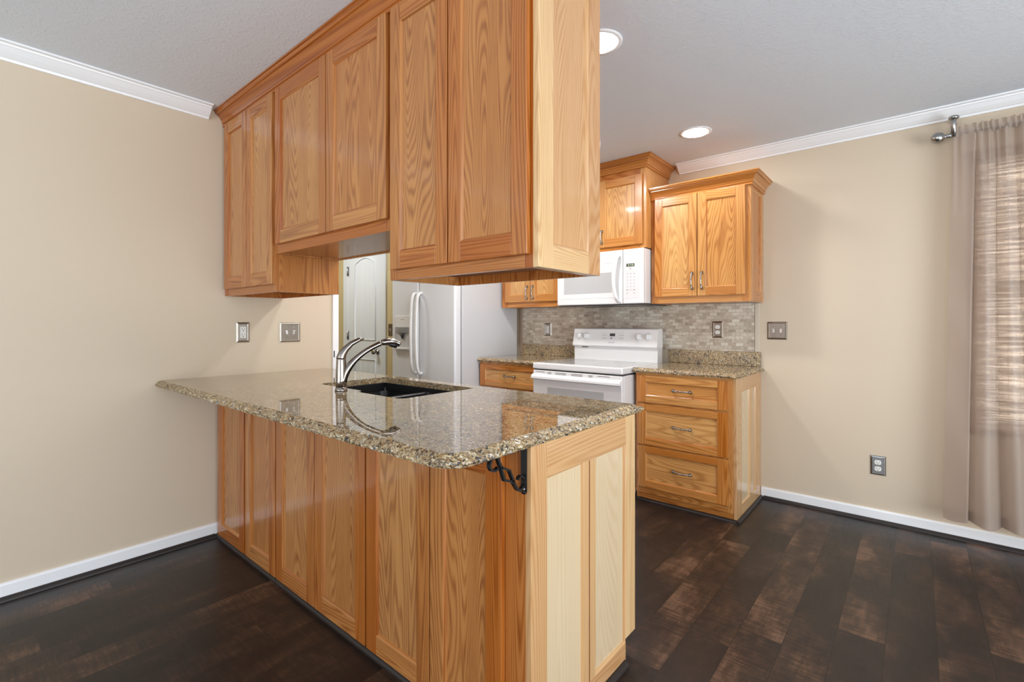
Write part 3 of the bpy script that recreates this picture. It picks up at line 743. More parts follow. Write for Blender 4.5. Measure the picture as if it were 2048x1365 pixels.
# ================================================================== BACK WALL
# right wall cabinet
def back_upper(label, x0, x1, z0, zt, yf, dx, dz, crown_right, ctop, pulls, end=False, group='back wall cabinets', crown_h=True):
    t = thing('wall_cabinet', label, 'cabinet', ((x0+x1)/2, (yf+D)/2, z0), group)
    xe = x1-(.019 if end else 0)
    mb = MB(); mb.box(x0, x0+.018, yf+.019, D-.001, z0, zt, 'z'); mb.box(xe-.018, xe, yf+.019, D-.001, z0, zt, 'z')
    mb.box(x0+.018, xe-.018, yf+.019, D-.001, z0+.004, z0+.016, 'x'); mb.box(x0+.018, xe-.018, yf+.019, D-.001, zt-.016, zt, 'x'); mb.box(x0+.018, xe-.018, D-.012, D-.001, z0+.016, zt-.016, 'x')
    mb.build('carcass', OAKLIT, t, bevel=.0008)
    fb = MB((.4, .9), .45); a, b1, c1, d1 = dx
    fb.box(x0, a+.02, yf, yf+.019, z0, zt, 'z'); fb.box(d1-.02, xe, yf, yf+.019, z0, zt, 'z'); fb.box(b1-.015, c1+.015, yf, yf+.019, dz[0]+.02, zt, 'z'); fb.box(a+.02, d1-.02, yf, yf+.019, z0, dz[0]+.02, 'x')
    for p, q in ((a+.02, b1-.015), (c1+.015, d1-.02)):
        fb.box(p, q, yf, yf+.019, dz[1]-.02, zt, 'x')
    fb.build('face_frame', OAKLIT, t, bevel=.0008)
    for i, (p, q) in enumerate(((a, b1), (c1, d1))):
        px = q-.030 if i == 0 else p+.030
        cab_door(t, front_xf(p, yf-.019, dz[0]), q-p, dz[1]-dz[0], stile=.056, rail=.058, mat_=OAKLIT,
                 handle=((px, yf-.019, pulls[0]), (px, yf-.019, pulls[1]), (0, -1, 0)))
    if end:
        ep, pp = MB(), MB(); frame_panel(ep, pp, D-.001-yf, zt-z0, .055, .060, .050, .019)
        xf = side_xf(x1, yf, z0); e = ep.build('end_panel', OAKLIT, t, bevel=.001, xf=xf); pp.build('panel', OAKLIT, e, xf=xf)
    c = cab_crown('crown', t, x0+.001, x1, yf-.0002, D-.001, ctop, mat_=OAKLIT)
    return t
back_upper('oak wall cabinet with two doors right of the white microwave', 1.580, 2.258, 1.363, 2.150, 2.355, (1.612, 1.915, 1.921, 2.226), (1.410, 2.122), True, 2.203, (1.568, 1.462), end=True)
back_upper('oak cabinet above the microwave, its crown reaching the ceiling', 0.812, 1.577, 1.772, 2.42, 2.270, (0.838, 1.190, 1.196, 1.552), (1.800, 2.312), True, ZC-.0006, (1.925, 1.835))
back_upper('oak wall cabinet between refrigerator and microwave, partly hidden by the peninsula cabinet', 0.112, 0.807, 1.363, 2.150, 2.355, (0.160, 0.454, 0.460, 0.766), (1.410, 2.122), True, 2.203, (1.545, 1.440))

# tiled splash behind the range
m_ = MB(); m_.box(0.105, 0.790, D-.011, D-.0005, 1.0165, 1.3625); m_.box(.790, 1.590, D-.011, D-.0005, 1.0165, 1.3575); m_.box(1.590, 2.204, D-.011, D-.0005, 1.0165, 1.3625)
tag(m_.build('tile_backsplash', TILE), 'beige and brown split-stone mosaic tiles on the wall behind the range', 'tiles')
m_ = MB(); m_.box(2.205, 2.236, D-.012, D-.0005, 1.0165, 1.3625)
struct(m_.build('trim_8', wall_mat('stone_edge_trim', (0.60, 0.53, 0.43)), bevel=.004))
m_ = MB(); m_.box(0.070, 0.104, D-.012, D-.0005, .93, 1.3625)
struct(m_.build('trim_9', wall_mat('stone_edge_trim_tan', (0.42, 0.33, 0.26)), bevel=.004))

# base cabinet right: three drawers
YB = 2.070
t = thing('base_cabinet', 'oak base cabinet with three wide drawers, right of the white range', 'cabinet', (1.917, 2.37, 0), 'back wall base cabinets')
x0, x1 = 1.592, 2.243
mb = MB(); mb.box(x0, x0+.018, YB+.019, D-.001, .0, BT, 'z'); mb.box(x1-.037, x1-.019, YB+.030, D-.001, 0, BT, 'z'); mb.box(x0+.018, x1-.037, D-.02, D-.001, .05, BT, 'x'); mb.box(x0+.018, x1-.037, YB+.03, D-.02, .09, .105, 'x')
mb.build('carcass', OAKLIT, t)
mb = MB(); mb.box(x0, x1-.019, YB+.024, YB+.0295, 0.0, .105, 'x'); mb.build('toe_board', OAKLIT, t)
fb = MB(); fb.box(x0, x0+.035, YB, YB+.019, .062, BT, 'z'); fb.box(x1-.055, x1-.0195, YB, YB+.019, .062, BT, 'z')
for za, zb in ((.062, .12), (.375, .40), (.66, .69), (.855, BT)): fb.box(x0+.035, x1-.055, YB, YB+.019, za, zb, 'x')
fb.build('face_frame', OAKLIT, t, bevel=.001)
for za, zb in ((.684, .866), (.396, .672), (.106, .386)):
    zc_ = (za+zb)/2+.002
    cab_door(t, front_xf(1.610, YB-.019, za), .590, zb-za, stile=.060, rail=.046, rail_t=.046, name='drawer', horiz=True, mat_=OAKLIT,
             handle=((1.862, YB-.012, zc_), (1.972, YB-.012, zc_), (0, -1, 0)))
ep, pp = MB(), MB(); frame_panel(ep, pp, D-.001-YB, BT, .130, .085, .092, .019, mullions=((.320, .385),))
xf = side_xf(x1, YB, 0)
for v in ep.v:
    if v.z < .001 and v.x < .001: v.x = .022
e = ep.build('end_panel', OAKSHEEN, t, bevel=.001, xf=xf); pp.build('panel', OAKSHEENP, e, xf=xf)
gct = thing('back_countertop', 'short granite countertop with upstand right of the range, over the three drawers', 'countertop', (1.917, 2.36, .884), 'granite tops on the back wall')
s1 = slab('slab', 1.580, 2.268, 2.033, D-.001, .914, .0295, 'FR', .03, parent=None); s1.parent = gct; s1.location = -gct.location
m_ = MB(); m_.box(1.592, 2.245, D-.021, D-.0115, .9142, 1.016); m_.box(1.592, 2.245, D-.0115, D-.0006, .9142, 1.0160); m_.build('upstand', GRANITE, gct, bevel=.002)

# base cabinet left: one drawer over a door
t = thing('base_cabinet', 'oak base cabinet with a single drawer between refrigerator and range', 'cabinet', (.46, 2.37, 0), 'back wall base cabinets')
x0, x1 = .100, .808
mb = MB(); mb.box(x0, x0+.018, YB+.019, D-.001, 0, BT, 'z'); mb.box(x1-.018, x1, YB+.019, D-.001, 0, BT, 'z'); mb.box(x0+.018, x1-.018, D-.02, D-.001, .05, BT, 'x'); mb.box(x0+.018, x1-.018, YB+.06, YB+.075, 0, .10, 'x'); mb.build('carcass', OAKLIT, t)
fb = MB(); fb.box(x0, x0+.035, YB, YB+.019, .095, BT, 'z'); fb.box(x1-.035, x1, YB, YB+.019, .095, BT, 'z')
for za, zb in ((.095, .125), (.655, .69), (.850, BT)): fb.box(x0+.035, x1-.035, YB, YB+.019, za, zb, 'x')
fb.build('face_frame', OAKLIT, t, bevel=.001)
cab_door(t, front_xf(.116, YB-.019, .676), .676, .184, stile=.060, rail=.040, name='drawer', horiz=True, mat_=OAKLIT, handle=((.400, YB-.012, .772), (.512, YB-.012, .772), (0, -1, 0)))
cab_door(t, front_xf(.116, YB-.019, .112), .335, .548, mat_=OAKLIT, handle=((.425, YB-.019, .60), (.425, YB-.019, .50), (0, -1, 0)))
cab_door(t, front_xf(.457, YB-.019, .112), .335, .548, mat_=OAKLIT, handle=((.485, YB-.019, .60), (.485, YB-.019, .50), (0, -1, 0)))
gct = thing('back_countertop', 'short granite countertop with upstand between refrigerator and range', 'countertop', (.45, 2.36, .884), 'granite tops on the back wall')
s1 = slab('slab', .099, .811, 2.033, D-.001, .914, .0295, 'F', 0); s1.parent = gct; s1.location = -gct.location
m_ = MB(); m_.box(.100, .806, D-.021, D-.0125, .9142, 1.016); m_.build('upstand', GRANITE, gct, bevel=.002)

# ---------------------------------------------------------------- range
rg = thing('kitchen_range', 'white freestanding electric range with glass cooktop, under the microwave', 'range', (1.195, 2.24, 0))
RX0, RX1, RY = .818, 1.572, 1.935
m_ = MB(); m_.box(RX0, RX1, RY+.002, 2.575, .03, .862); m_.box(RX0+.01, RX1-.01, RY+.05, 2.57, 0, .03); m_.build('body', WHITE, rg, bevel=.004)
m_ = MB(); m_.box(RX0-.002, RX1+.002, 1.905, 2.575, .872, .918); ct = m_.build('cooktop', WHITE, rg, bevel=.010, seg=3)
m_ = MB(); m_.box(RX0+.028, RX1-.028, 1.942, 2.462, .9178, .9196); m_.build('glass_surface', GLASSTOP, ct, bevel=.001)
for bx_, by_, rr in ((1.01, 2.06, .085), (1.38, 2.06, .105), (1.01, 2.33, .100), (1.38, 2.33, .080)):
    m_ = MB(); m_.lathe([(rr-.003, 0), (rr, 0), (rr, .0004), (rr-.003, .0004), (rr-.003, 0)], (bx_, by_, .9196), 'z', 36); m_.build('burner_ring', MGREY, ct)
m_ = MB(); m_.box(RX0+.004, RX1-.004, RY-.012, RY+.03, .862, .873); m_.build('front_gap', DGREY, rg)
# backguard: lower riser and slanted console
m_ = MB(); m_.prism([(2.492, .905), (2.580, .905), (2.580, 1.035), (2.492, 1.035)], 'x', RX0+.004, RX1-.004); m_.build('back_riser', WHITE, rg, bevel=.004)
m_ = MB(); m_.prism([(2.468, 1.035), (2.478, 1.025), (2.578, 1.025), (2.578, 1.168), (2.570, 1.176), (2.510, 1.176), (2.500, 1.170)], 'x', RX0, RX1)
con = m_.build('console', WHITE, rg, bevel=.005, seg=3)
def cy(z): return 2.468+(z-1.035)/(1.170-1.035)*.032           # console face y at height z
TILT = math.atan2(.032, .135)
def face_lathe(mb, prof, x, z, seg=24):
    s_ = MB(); s_.lathe(prof, (0, 0, 0), '-y', seg)
    M = Matrix.Translation((x, cy(z), z)) @ Matrix.Rotation(-TILT, 4, 'X')
    for v in s_.v: v[:] = (M @ v)
    i = len(mb.v); mb.v += s_.v; mb.f += [tuple(i+k for k in f) for f in s_.f]; mb.uv += s_.uv; mb.b += s_.b; mb.sm += s_.sm
for kx_ in (.880, .947, 1.420, 1.497):
    m_ = MB(); face_lathe(m_, [(0, 0), (.028, 0), (.028, .004), (.022, .008), (.020, .024), (.017, .026), (0, .026)], kx_, 1.113)
    kb = m_.build('knob', WHITE, con)
    g = MB(); z_ = 1.113; g.box(kx_-.0035, kx_+.0035, cy(z_)-.0345, cy(z_)-.012, z_-.019, z_+.019); g.build('grip', WHITE, kb, bevel=.0015)
def face_box(name, m, parent, xa, xb, za, zb, th=.0012, bev=0):
    mb = MB(); mb.poly([(xa, cy(za)-th, za), (xb, cy(za)-th, za), (xb, cy(zb)-th, zb), (xa, cy(zb)-th, zb)])
    mb.poly([(xa, cy(za)+.002, za), (xa, cy(zb)+.002, zb), (xb, cy(zb)+.002, zb), (xb, cy(za)+.002, za)])
    for (a, b2) in (((xa, za), (xb, za)), ((xb, za), (xb, zb)), ((xb, zb), (xa, zb)), ((xa, zb), (xa, za))):
        mb.poly([(a[0], cy(a[1])-th, a[1]), (a[0], cy(a[1])+.002, a[1]), (b2[0], cy(b2[1])+.002, b2[1]), (b2[0], cy(b2[1])-th, b2[1])])
    return mb.build(name, m, parent)
cp = face_box('control_panel', plain('control_panel_white', (.70, .705, .71), .18), con, 1.083, 1.298, 1.080, 1.150, .003)
face_box('display', DGREY, con, 1.165, 1.212, 1.114, 1.136, .0045)
for xa in (1.108, 1.130, 1.258, 1.280):
    for za in (1.122, 1.098): face_box('button', INK, con, xa-.0045, xa+.0045, za-.0035, za+.0035, .0040)
face_box('button', MGREY, con, 1.172, 1.190, 1.092, 1.104, .0038)
for k in range(9): face_box('brand_mark', INK, con, 1.158+k*.0062, 1.1625+k*.0062, 1.060, 1.0645+(.001 if k % 3 == 0 else 0), .0014)
m_ = MB(); m_.box(.895, .958, 2.4905, 2.496, 1.016, 1.0225); m_.build('vent_slot', DGREY, rg)
# oven door
od_f = 1.908
m_ = MB(); m_.box(RX0+.002, RX1-.002, od_f, RY+.002, .20, .862)
od = m_.build('oven_door', WHITE, rg, bevel=.006, seg=3)
m_ = MB(); m_.box(.955, 1.434, od_f-.0015, od_f+.004, .33, .742); m_.build('oven_window', GREYG, od, bevel=.004)
m_ = MB(); m_.prism([(od_f+.004, .835), (od_f-.014, .832), (od_f-.030, .816), (od_f-.032, .802), (od_f-.022, .796), (od_f+.004, .800)], 'x', RX0+.004, RX1-.004); m_.build('oven_handle', WHITE, od, bevel=.004, seg=3)
for xa, xb, rows in ((.850, .930, 1), (.956, .992, 2), (1.030, 1.122, 2), (1.166, 1.262, 2), (1.312, 1.344, 2), (1.386, 1.478, 1)):
    for r_ in range(rows):
        m_ = MB(); zz = .852-.0095*r_; m_.box(xa, xb, od_f-.0008, od_f+.003, zz-.0028, zz); m_.build('vent', DGREY, od)
m_ = MB(); m_.box(RX0+.002, RX1-.002, od_f+.004, RY+.002, .045, .192); m_.build('storage_drawer', WHITE, rg, bevel=.006)

# ---------------------------------------------------------------- microwave
mw = thing('microwave', 'white over-the-range microwave with arched handle and keypad', 'microwave', (1.19, 2.46, 1.358))
MX0, MX1, MY = .815, 1.570, 2.240
m_ = MB(); m_.box(MX0, MX1, MY+.035, D-.012, 1.366, 1.768); m_.build('body', WHITE, mw, bevel=.004)
m_ = MB(); m_.box(MX0+.004, MX1-.004, MY+.03, D-.012, 1.3582, 1.3662); un = m_.build('underside', DGREY, mw)
for xa in (.90, 1.27):
    m_ = MB(); m_.box(xa, xa+.22, MY+.10, MY+.24, 1.3572, 1.3586); m_.build('grease_filter', PEWTER, un)
m_ = MB(); m_.box(MX0, 1.4035, MY, MY+.036, 1.364, 1.768)
md = m_.build('door', WHITE, mw, bevel=.007, seg=3)
m_ = MB(); m_.box(.883, 1.318, MY-.0012, MY+.004, 1.452, 1.606); m_.build('window', GREYG, md, bevel=.001)
m_ = MB(); m_.box(MX0+.008, 1.398, MY-.0016, MY+.003, 1.676, 1.6785); m_.box(MX0+.03, 1.330, MY-.0020, MY+.003, 1.415, 1.419); m_.build('seam', TRIMW, md)
hp = [(1.375, MY-.006, 1.722), (1.374, MY-.030, 1.712), (1.362, MY-.042, 1.660), (1.352, MY-.046, 1.575), (1.356, MY-.044, 1.480), (1.366, MY-.034, 1.412), (1.374, MY-.012, 1.384), (1.375, MY+.002, 1.380)]
def smooth(pts, n=5):
    out = []
    for k in range(len(pts)-1):
        p = [Vector(pts[max(0, min(len(pts)-1, k+d))]) for d in (-1, 0, 1, 2)]
        for q in range(n):
            t = q/n; out.append(0.5*((2*p[1])+(p[2]-p[0])*t+(2*p[0]-5*p[1]+4*p[2]-p[3])*t*t+(3*p[1]-p[0]-3*p[2]+p[3])*t**3))
    return out+[Vector(pts[-1])]
m_ = MB(); m_.tube(smooth(hp), .015, 14, .62, up=(1, 0, 0)); m_.build('handle', WHITE, md)
m_ = MB(); m_.box(1.4065, MX1, MY, MY+.036, 1.364, 1.768)
cpn = m_.build('control_panel', WHITE, mw, bevel=.007, seg=3)
m_ = MB(); m_.box(1.424, 1.538, MY-.0012, MY+.003, 1.402, 1.674); m_.build('keypad', plain('keypad_white', (.69, .69, .70), .25), cpn, bevel=.001)
m_ = MB(); m_.box(1.4365, 1.500, MY-.0024, MY+.002, 1.637, 1.659); dsp = m_.build('display', DGREY, cpn)
def seg7(mb, x, z, w, h, ch, y):
    segs = {'0': 'abcdef', '1': 'bc', '2': 'abged', '3': 'abgcd', '4': 'fgbc', '5': 'afgcd', '6': 'afgedc', '7': 'abc', '8': 'abcdefg', '9': 'abcdfg'}[ch]
    s_ = .0013
    R = {'a': (x, x+w, z+h-s_, z+h), 'd': (x, x+w, z, z+s_), 'g': (x, x+w, z+h/2-s_/2, z+h/2+s_/2), 'f': (x, x+s_, z+h/2, z+h), 'b': (x+w-s_, x+w, z+h/2, z+h), 'e': (x, x+s_, z, z+h/2), 'c': (x+w-s_, x+w, z, z+h/2)}
    for c in segs: a = R[c]; mb.box(a[0], a[1], y-.0006, y, a[2], a[3])
# digits stay in the display part's own mesh object as a sub-part of the panel
m_ = MB()
for k, ch in enumerate('548'): seg7(m_, 1.449+k*.0165, 1.642, .0095, .0125, ch, MY-.0024)
m_.build('clock_digits', CLOCK, cpn)
for r_ in range(7):
    for c_ in range(3):
        if r_ == 6 and c_ == 1: continue
        xx = 1.4445+c_*.0265; zz = 1.585-r_*.0240; w_ = .0036 if 1 <= r_ <= 5 else .0055
        if r_ == 5 and c_ != 1: w_ = .0090
        m_ = MB(); m_.box(xx-w_, xx+w_, MY-.0019, MY-.0010, zz-.003, zz+.003); m_.build('button', INK if r_ != 5 else MGREY, cpn)
m_ = MB(); m_.box(1.461, 1.474, MY-.0019, MY-.0010, 1.618, 1.626); m_.build('brand_mark', INK, cpn)

# ---------------------------------------------------------------- refrigerator
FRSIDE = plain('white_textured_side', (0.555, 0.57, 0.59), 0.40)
fr = thing('refrigerator', 'white side-by-side refrigerator with ice dispenser beside the yellow hall wall', 'refrigerator', (-.36, 2.2, 0))
FX0_, FX1_, FY = -.795, .090, 1.772
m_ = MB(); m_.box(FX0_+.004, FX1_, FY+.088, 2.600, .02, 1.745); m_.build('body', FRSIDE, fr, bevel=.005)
m_ = MB(); m_.box(FX0_+.02, FX1_-.02, FY+.06, FY+.10, .0, .085); m_.build('kick_grille', MGREY, fr)
m_ = MB(); m_.box(FX0_, -.394, FY, FY+.080, .095, 1.762); fz = m_.build('freezer_door', FRIDGEW, fr, bevel=.020, seg=4)
m_ = MB(); m_.box(-.388, FX1_, FY, FY+.080, .095, 1.762); fd = m_.build('refrigerator_door', FRIDGEW, fr, bevel=.020, seg=4)
for dr, hx in ((fz, -.425), (fd, -.352)):
    hp = [(hx, FY+.004, 1.490), (hx, FY-.030, 1.480), (hx, FY-.052, 1.400), (hx, FY-.060, 1.20), (hx, FY-.060, 1.06), (hx, FY-.052, .86), (hx, FY-.030, .775), (hx, FY+.004, .765)]
    m_ = MB(); m_.tube(smooth(hp), .0165, 14, .80, up=(1, 0, 0)); m_.build('handle', WHITE, dr)
# dispenser on the freezer door
xa, xb = -.735, -.500
m_ = MB(); m_.box(xa, xb, FY-.008, FY+.002, 1.180, 1.290); dp = m_.build('dispenser_panel', WHITE, fz, bevel=.004)
m_ = MB(); m_.box(xa, xa+.012, FY-.008, FY+.002, .985, 1.180); m_.box(xb-.012, xb, FY-.008, FY+.002, .985, 1.180); m_.box(xa+.012, xb-.012, FY-.0035, FY+.001, .985, 1.180); m_.build('dispenser_niche', plain('niche_grey', (.50, .51, .52), .4), fz)
m_ = MB(); rows = [[(xa+.012+(xb-xa-.024)*k/12, FY-.006-.030*math.sin(PI*k/12)*(1 if j else .6), zz) for k in range(13)] for j, zz in ((1, 1.180), (1, 1.168), (0, 1.130))]
m_.grid(rows, smooth=True); m_.poly([rows[0][k] for k in range(13)]); m_.poly([rows[2][k] for k in range(12, -1, -1)]); m_.build('dispenser_hood', MGREY, fz)
m_ = MB(); m_.tube([(-.615, FY-.010, 1.135), (-.612, FY-.014, 1.105), (-.612, FY-.008, 1.075)], [.030, .024, .014], 12, .5, up=(1, 0, 0)); m_.build('dispenser_paddle', DGREY, fz)
m_ = MB(); m_.box(xa-.004, xb+.004, FY-.040, FY+.002, .972, .992); m_.build('drip_tray', WHITE, fz, bevel=.006)
m_ = MB()
for k in range(7): m_.box(-.648+k*.0085, -.642+k*.0085, FY-.0086, FY-.0078, 1.252, 1.258)
m_.build('brand_mark', INK, fz)

# ---------------------------------------------------------------- plates on walls
def wall_plate(name, label, cat, xf, w, h, m, kind, group=None):
    """xf: local x right, z up, facing -y, centred"""
    o = xf @ Vector((0, 0, 0)); t = thing(name, label, cat, tuple(o), group)
    mb = MB(); b_ = .011
    rings = [(0, -.0002), (0, -.002), (.004, -.0058), (b_-.002, -.0072), (b_, -.0055), (b_+.001, -.0045)]
    rows = []
    for ins, y in rings: rows.append([(-w/2+ins, y, -h/2+ins), (w/2-ins, y, -h/2+ins), (w/2-ins, y, h/2-ins), (-w/2+ins, y, h/2-ins)])
    mb.grid(rows, closed=True, smooth=False); mb.poly(rows[-1]); mb.poly(rows[0][::-1])
    mb.build('plate', m, t, xf=xf)
    if kind == 'duplex':
        for zc_ in (.0195, -.0195):
            mb = MB(); rows = []
            for r_, y in ((1, -.0045), (1, -.0075), (.92, -.0082)):
                rows.append([(.0172*r_*math.cos(a)*1.0, y, zc_+max(-.0135, min(.0135, .0172*r_*math.sin(a)))) for a in [2*PI*k/24 for k in range(24)]])
            mb.grid(rows, closed=True, smooth=False); mb.poly(rows[-1]); f = mb.build('receptacle', IVORY, t, xf=xf)
            mb = MB(); mb.box(-.0078, -.0058, -.0086, -.0080, zc_-.001, zc_+.007); mb.box(.0058, .0078, -.0086, -.0080, zc_-.000, zc_+.006); mb.lathe([(0, .0080), (.0026, .0080), (.0026, .0086), (0, .0086)], (0, 0, zc_-.0075), '-y', 10)
            mb.build('slots', SLOT, f, xf=xf)
        mb = MB(); mb.lathe([(0, .0045), (.003, .0045), (.003, .006), (0, .0062)], (0, 0, 0), '-y', 10); mb.build('screw', PEWTER, t, xf=xf)
    elif kind == 'decora':
        mb = MB(); mb.box(-.0165, .0165, -.0075, -.004, -.0335, .0335); f = mb.build('receptacle', IVORY, t, bevel=.001, xf=xf)
        for zc_ in (.0185, -.0165):
            mb = MB(); mb.box(-.0082, -.0060, -.0081, -.0074, zc_-.002, zc_+.0065); mb.box(.0060, .0082, -.0081, -.0074, zc_-.001, zc_+.0055); mb.lathe([(0, .0074), (.0028, .0074), (.0028, .0081), (0, .0081)], (0, 0, zc_-.0085), '-y', 10)
            mb.build('slots', SLOT, f, xf=xf)
    elif kind == 'rocker':
        mb = MB(); mb.box(-.0165, .0165, -.0075, -.004, -.0335, .0335); f = mb.build('rocker_switch', IVORY, t, bevel=.001, xf=xf)
        mb = MB(); mb.box(-.0155, .0155, -.0078, -.0074, -.001, .001); mb.build('hinge_line', MGREY, f, xf=xf)
    else:
        xs = (0,) if kind == 'toggle1' else (-.023, .023)
        for q, xx in enumerate(xs):
            mb = MB(); u_ = 1 if (q == 0) == (kind != 'toggle2b') else -1
            mb.box(xx-.0052, xx+.0052, -.0062, -.004, -.012, .012); mb.prism([(-.006, -.0045*u_), (-.019, .008*u_), (-.018, .0125*u_), (-.006, .006*u_)], 'x', xx-.0042, xx+.0042)
            mb.build('toggle', IVORY, t, xf=xf)
            for zz in (.030, -.030):
                mb = MB(); mb.lathe([(0, .0045), (.0028, .0045), (.0028, .006), (0, .0062)], (xx, 0, zz), '-y', 10); mb.build('screw', PEWTER, t, xf=xf)
    return t
wall_plate('power_outlet', 'silver metal outlet plate with white receptacle on left wall beneath the corner cabinet', 'outlet', side_xf(0, .133, 1.165), .074, .120, PLATE, 'decora')
wall_plate('light_switch', 'silver double toggle switch plate on left wall, nearest the faucet', 'switch', side_xf(0, .415, 1.162), .132, .125, PLATE, 'toggle2b')
wall_plate('light_switch', 'metal double switch plate toned by a dark reflection on beige wall right of the tiles', 'switch', front_xf(2.345, D, 1.168), .122, .122, PLATEREFL, 'toggle2')
wall_plate('power_outlet', 'grey metal duplex outlet plate low on the wall beside the curtain', 'outlet', front_xf(2.897, D, .345), .077, .118, PEWTER, 'duplex')
wall_plate('power_outlet', 'dark metal-framed duplex outlet on the tiles right of the range', 'outlet', front_xf(1.955, D-.011, 1.172), .074, .122, PLATEREFL, 'duplex')
wall_plate('light_switch', 'single rocker switch in metal frame on the tiles left of the range', 'switch', front_xf(.412, D-.011, 1.160), .080, .120, PLATE, 'rocker')
wall_plate('light_switch', 'small single toggle switch plate on the yellow hall wall by the refrigerator', 'switch', front_xf(-.985, HY, 1.152), .078, .122, PLATEREFL, 'toggle1')

# strike plate on the jamb
m_ = MB(); m_.box(.0142, .0155, YW-.012, YW-.004, .985, 1.030); m_.build('strike_plate', DGREY, j)

# ---------------------------------------------------------------- recessed lights
for lb, x, y in (('round recessed ceiling light above the cabinet with the three drawers, seen whole', 1.998, 2.075), ('round recessed ceiling light half hidden behind the tall peninsula cabinet', 2.025, .815)):
    t = thing('recessed_light', lb, 'ceiling light', (x, y, ZC), 'recessed ceiling lights')
    m_ = MB(); m_.lathe([(.078, -.0005), (.098, -.0005), (.097, -.004), (.080, -.006), (.076, -.003), (.078, -.0005)], (x, y, ZC), 'z', 40); m_.build('trim_ring', TRIMW, t)
    m_ = MB(); m_.lathe([(0, -.0008), (.077, -.0008), (.076, -.003), (.05, -.0042), (0, -.0046)], (x, y, ZC), 'z', 40); m_.build('lamp', LAMPM, t)

# ---------------------------------------------------------------- windows
def window(name, parts, m=TRIMW):
    t = struct(thing(name, parts[0], 'window', parts[1]))
    for nm, boxes, mt in parts[2]:
        mb = MB()
        for b_ in boxes: mb.box(*b_)
        mb.build(nm, mt, t, bevel=.003 if nm != 'pane' else 0)
    return t
zm = 1.40
window('window_1', ('white sash window behind the woven shade and curtain', (4.0, D+.08, WZ0), [
    ('frame', [(WX0, WX0+.05, D+.03, D+.10, WZ0, WZ1), (WX1-.05, WX1, D+.03, D+.10, WZ0, WZ1), (WX0+.05, WX1-.05, D+.03, D+.10, WZ0, WZ0+.05), (WX0+.05, WX1-.05, D+.03, D+.10, WZ1-.05, WZ1)], TRIMW),
    ('meeting_rail', [(WX0+.05, WX1-.05, D+.04, D+.085, zm-.03, zm+.03)], TRIMW),
    ('pane', [(WX0+.05, WX1-.05, D+.06, D+.064, WZ0+.05, zm-.03), (WX0+.05, WX1-.05, D+.06, D+.064, zm+.03, WZ1-.05)], GLASS)]))
window('window_2', ('wide sliding glass door in the right wall', (XR+.06, -1.05, 0), [
    ('frame', [(XR+.03, XR+.09, GY0, GY0+.07, 0, 2.12), (XR+.03, XR+.09, GY1-.07, GY1, 0, 2.12), (XR+.03, XR+.09, -.74, -.66, 0.06, 2.05), (XR+.03, XR+.09, GY0+.07, GY1-.07, 2.05, 2.12), (XR+.03, XR+.09, GY0+.07, GY1-.07, 0, .06)], TRIMW)]))
window('window_3', ('unseen broad window added for soft light behind the dining area', (2.4, YF-.06, .4), [
    ('frame', [(FX0, FX0+.07, YF-.09, YF-.03, .4, 2.25), (FX1-.07, FX1, YF-.09, YF-.03, .4, 2.25), (2.36, 2.44, YF-.09, YF-.03, .46, 2.19), (FX0+.07, FX1-.07, YF-.09, YF-.03, 2.19, 2.25), (FX0+.07, FX1-.07, YF-.09, YF-.03, .4, .46)], TRIMW)]))
# woven shade
ws = thing('woven_shade', 'brown woven wood shade in the window behind the taupe curtain', 'blind', (4.01, D-.014, WZ0))
m_ = MB(); z = WZ0+.012
while z < WZ1-.02:
    hgt = RNG.uniform(.008, .017); m_.box(WX0-.03, WX1+.03, D-.0115, D-.0085, z, z+hgt); z += hgt+RNG.choice((.0003, .0003, .0006, .0010))
m_.build('slats', SHADE, ws)
m_ = MB(); k = WX0-.01
while k < WX1: m_.box(k, k+.0015, D-.0135, D-.0117, WZ0+.01, WZ1-.02); k += .045
m_.build('cords', plain('shade_cord', (.35, .22, .14), .7), ws)
m_ = MB(); m_.box(WX0-.03, WX1+.03, D-.034, D-.001, WZ1-.02, WZ1+.03); m_.build('head_rail', plain('shade_wood', (.28, .16, .09), .5), ws)
m_ = MB(); m_.box(WX0-.03, WX1+.03, D-.018, D-.004, WZ0-.012, WZ0+.012); m_.build('bottom_rail', plain('shade_wood_dark', (.22, .12, .07), .5), ws)

# curtain rod hangs from the ceiling
RYc, RZ = 2.585, 2.262
rd = thing('curtain_rod', 'pewter curtain rod with ball finial on a ceiling post', 'curtain rod', (3.24, RYc, RZ))
m_ = MB(); m_.tube([(3.215, RYc, RZ), (4.80, RYc, RZ)], .0095, 14); m_.build('rod', PEWTER, rd)
m_ = MB(); m_.lathe([(0, 0), (.011, .0), (.013, -.006), (.010, -.012), (.012, -.017), (.010, -.023), (.013, -.028), (.024, -.036), (.031, -.052), (.031, -.064), (.024, -.078), (.012, -.086), (0, -.088)], (3.226, RYc, RZ), 'x', 24); m_.build('finial', PEWTER, rd)
m_ = MB(); m_.tube([(3.236, RYc, RZ-.012), (3.236, RYc, RZ+.075), (3.236, RYc, RZ+.098)], [.0135, .0120, .0115], 14)
m_.lathe([(0, .083), (.0115, .083), (.022, .090), (.024, .098), (.020, .104), (0, .104)], (3.236, RYc, RZ), 'z', 20)
m_.tube([(3.236, RYc, RZ+.097), (3.236, D-.002, RZ+.097)], .006, 10); m_.build('bracket_post', PEWTER, rd)
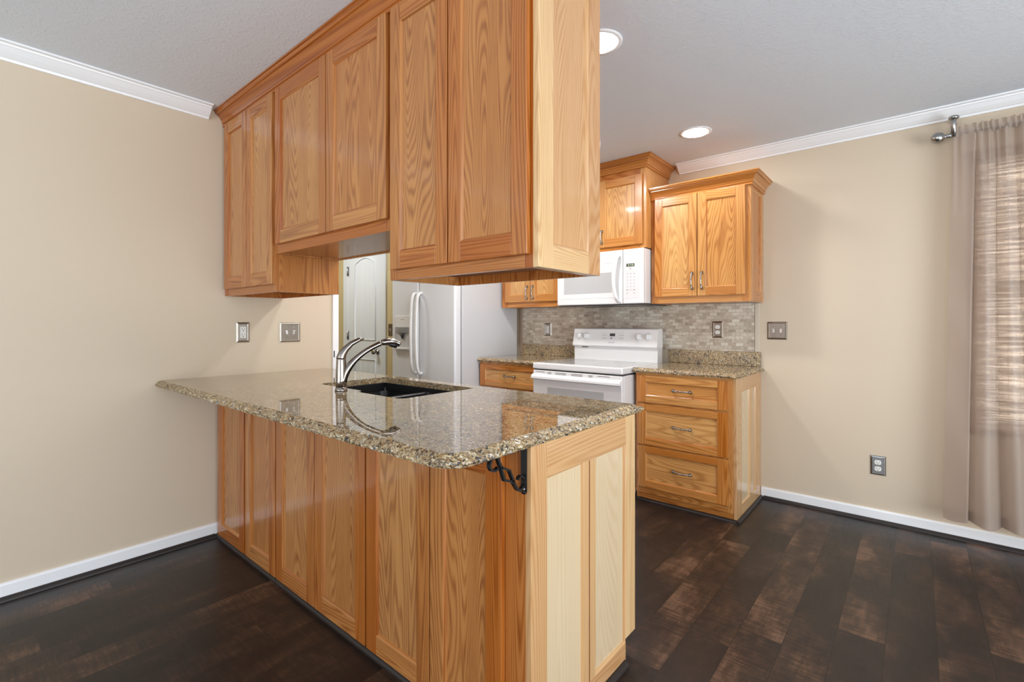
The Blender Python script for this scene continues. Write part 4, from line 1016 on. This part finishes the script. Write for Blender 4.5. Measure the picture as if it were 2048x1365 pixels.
# curtain
cu = thing('curtain', 'taupe sheer curtain panel hanging from the rod over the window', 'curtain', (3.45, RYc, .14))
NX, NZ = 230, 70; X0c, X1c = 3.232, 3.86
VB = [3.322, 3.436, 3.540, 3.655, 3.765, 3.90]; VT = [3.326, 3.400, 3.472, 3.575, 3.690, 3.90]
def fold(xx, zz):
    h = max(0, min(1, (zz-.14)/2.11)); top = max(0, min(1, (zz-1.70)/.55))
    vs = [X0c] + [b_+(t_-b_)*h**.8 for b_, t_ in zip(VB, VT)]
    dep = (.088-.045*h)
    p = 0.0
    for k in range(len(vs)-1):
        if vs[k] <= xx < vs[k+1]:
            t = (xx-vs[k])/(vs[k+1]-vs[k])
            if k == 0:
                e = max(0, min(1, (t-.90)/.10)); p = dep*.75*(.25+.75*t)*(1-e*e*(3-2*e))
            else:
                p = dep*max(0, math.sin(PI*t))**.75
            break
    u = xx-X0c
    ga = top**1.3*.0095*math.sin(u*150+2*math.sin(u*38)+.6*math.sin(zz*9))*(1 if u > .085 else .35)
    return p*(1-.45*top) - .012 + ga + .0035*math.sin(zz*3.1+u*14) + .0018*math.sin(zz*11+u*31)
rows = []; uvrows = []
for kz in range(NZ+1):
    zz = .142 + (2.252-.142)*kz/NZ; row = []
    fl = (1-zz/2.25)
    for kx in range(NX+1):
        u = kx/NX; xx = X0c+(X1c-X0c)*u
        xo = -.045*fl*(1-u)**3
        row.append((xx+xo, RYc-.012-fold(xx, zz)-.012*fl, zz - .006*math.sin(u*31)*(1 if kz == 0 else 0)))
    rows.append(row)
mb = MB(); mb.grid(rows, smooth=True)
for k in range(len(mb.uv)): mb.uv[k] = [(mb.v[j][0], mb.v[j][2]) for j in mb.f[k]]
mb.build('cloth', CURT, cu)
# hem
mb = MB(); hr = [[(x, y-.0018, z) for x, y, z in rows[kz]] for kz in (0, 1, 2)]
mb.grid(hr, smooth=True); mb.build('hem', CURT, cu)
# ruffled header above and around the rod
mb = MB(); rws = []
for kz in range(9):
    t = kz/8; zz = RZ-.020+.062*t; row = []
    for kx in range(NX*2+1):
        u = kx/(NX*2); xx = X0c+.012+(X1c-X0c-.012)*u; uu = xx-X0c
        amp = (.0105 if uu > .085 else .004)
        rf = amp*math.sin(uu*260+1.7*math.sin(uu*47)+t*.9)*(.25+abs(t-.45)*1.4)
        row.append((xx, RYc-.0125+rf+.004*t-(.004*math.sin(PI*min(1, t/.6)) if t < .6 else 0), zz + (.004*math.sin(uu*170) if kz == 8 else 0)))
    rws.append(row)
mb.grid(rws, smooth=True)
for k in range(len(mb.uv)): mb.uv[k] = [(mb.v[j][0], mb.v[j][2]) for j in mb.f[k]]
mb.build('header_ruffle', CURT, cu)

for o in bpy.data.objects:
    if '_org' in o: del o['_org']
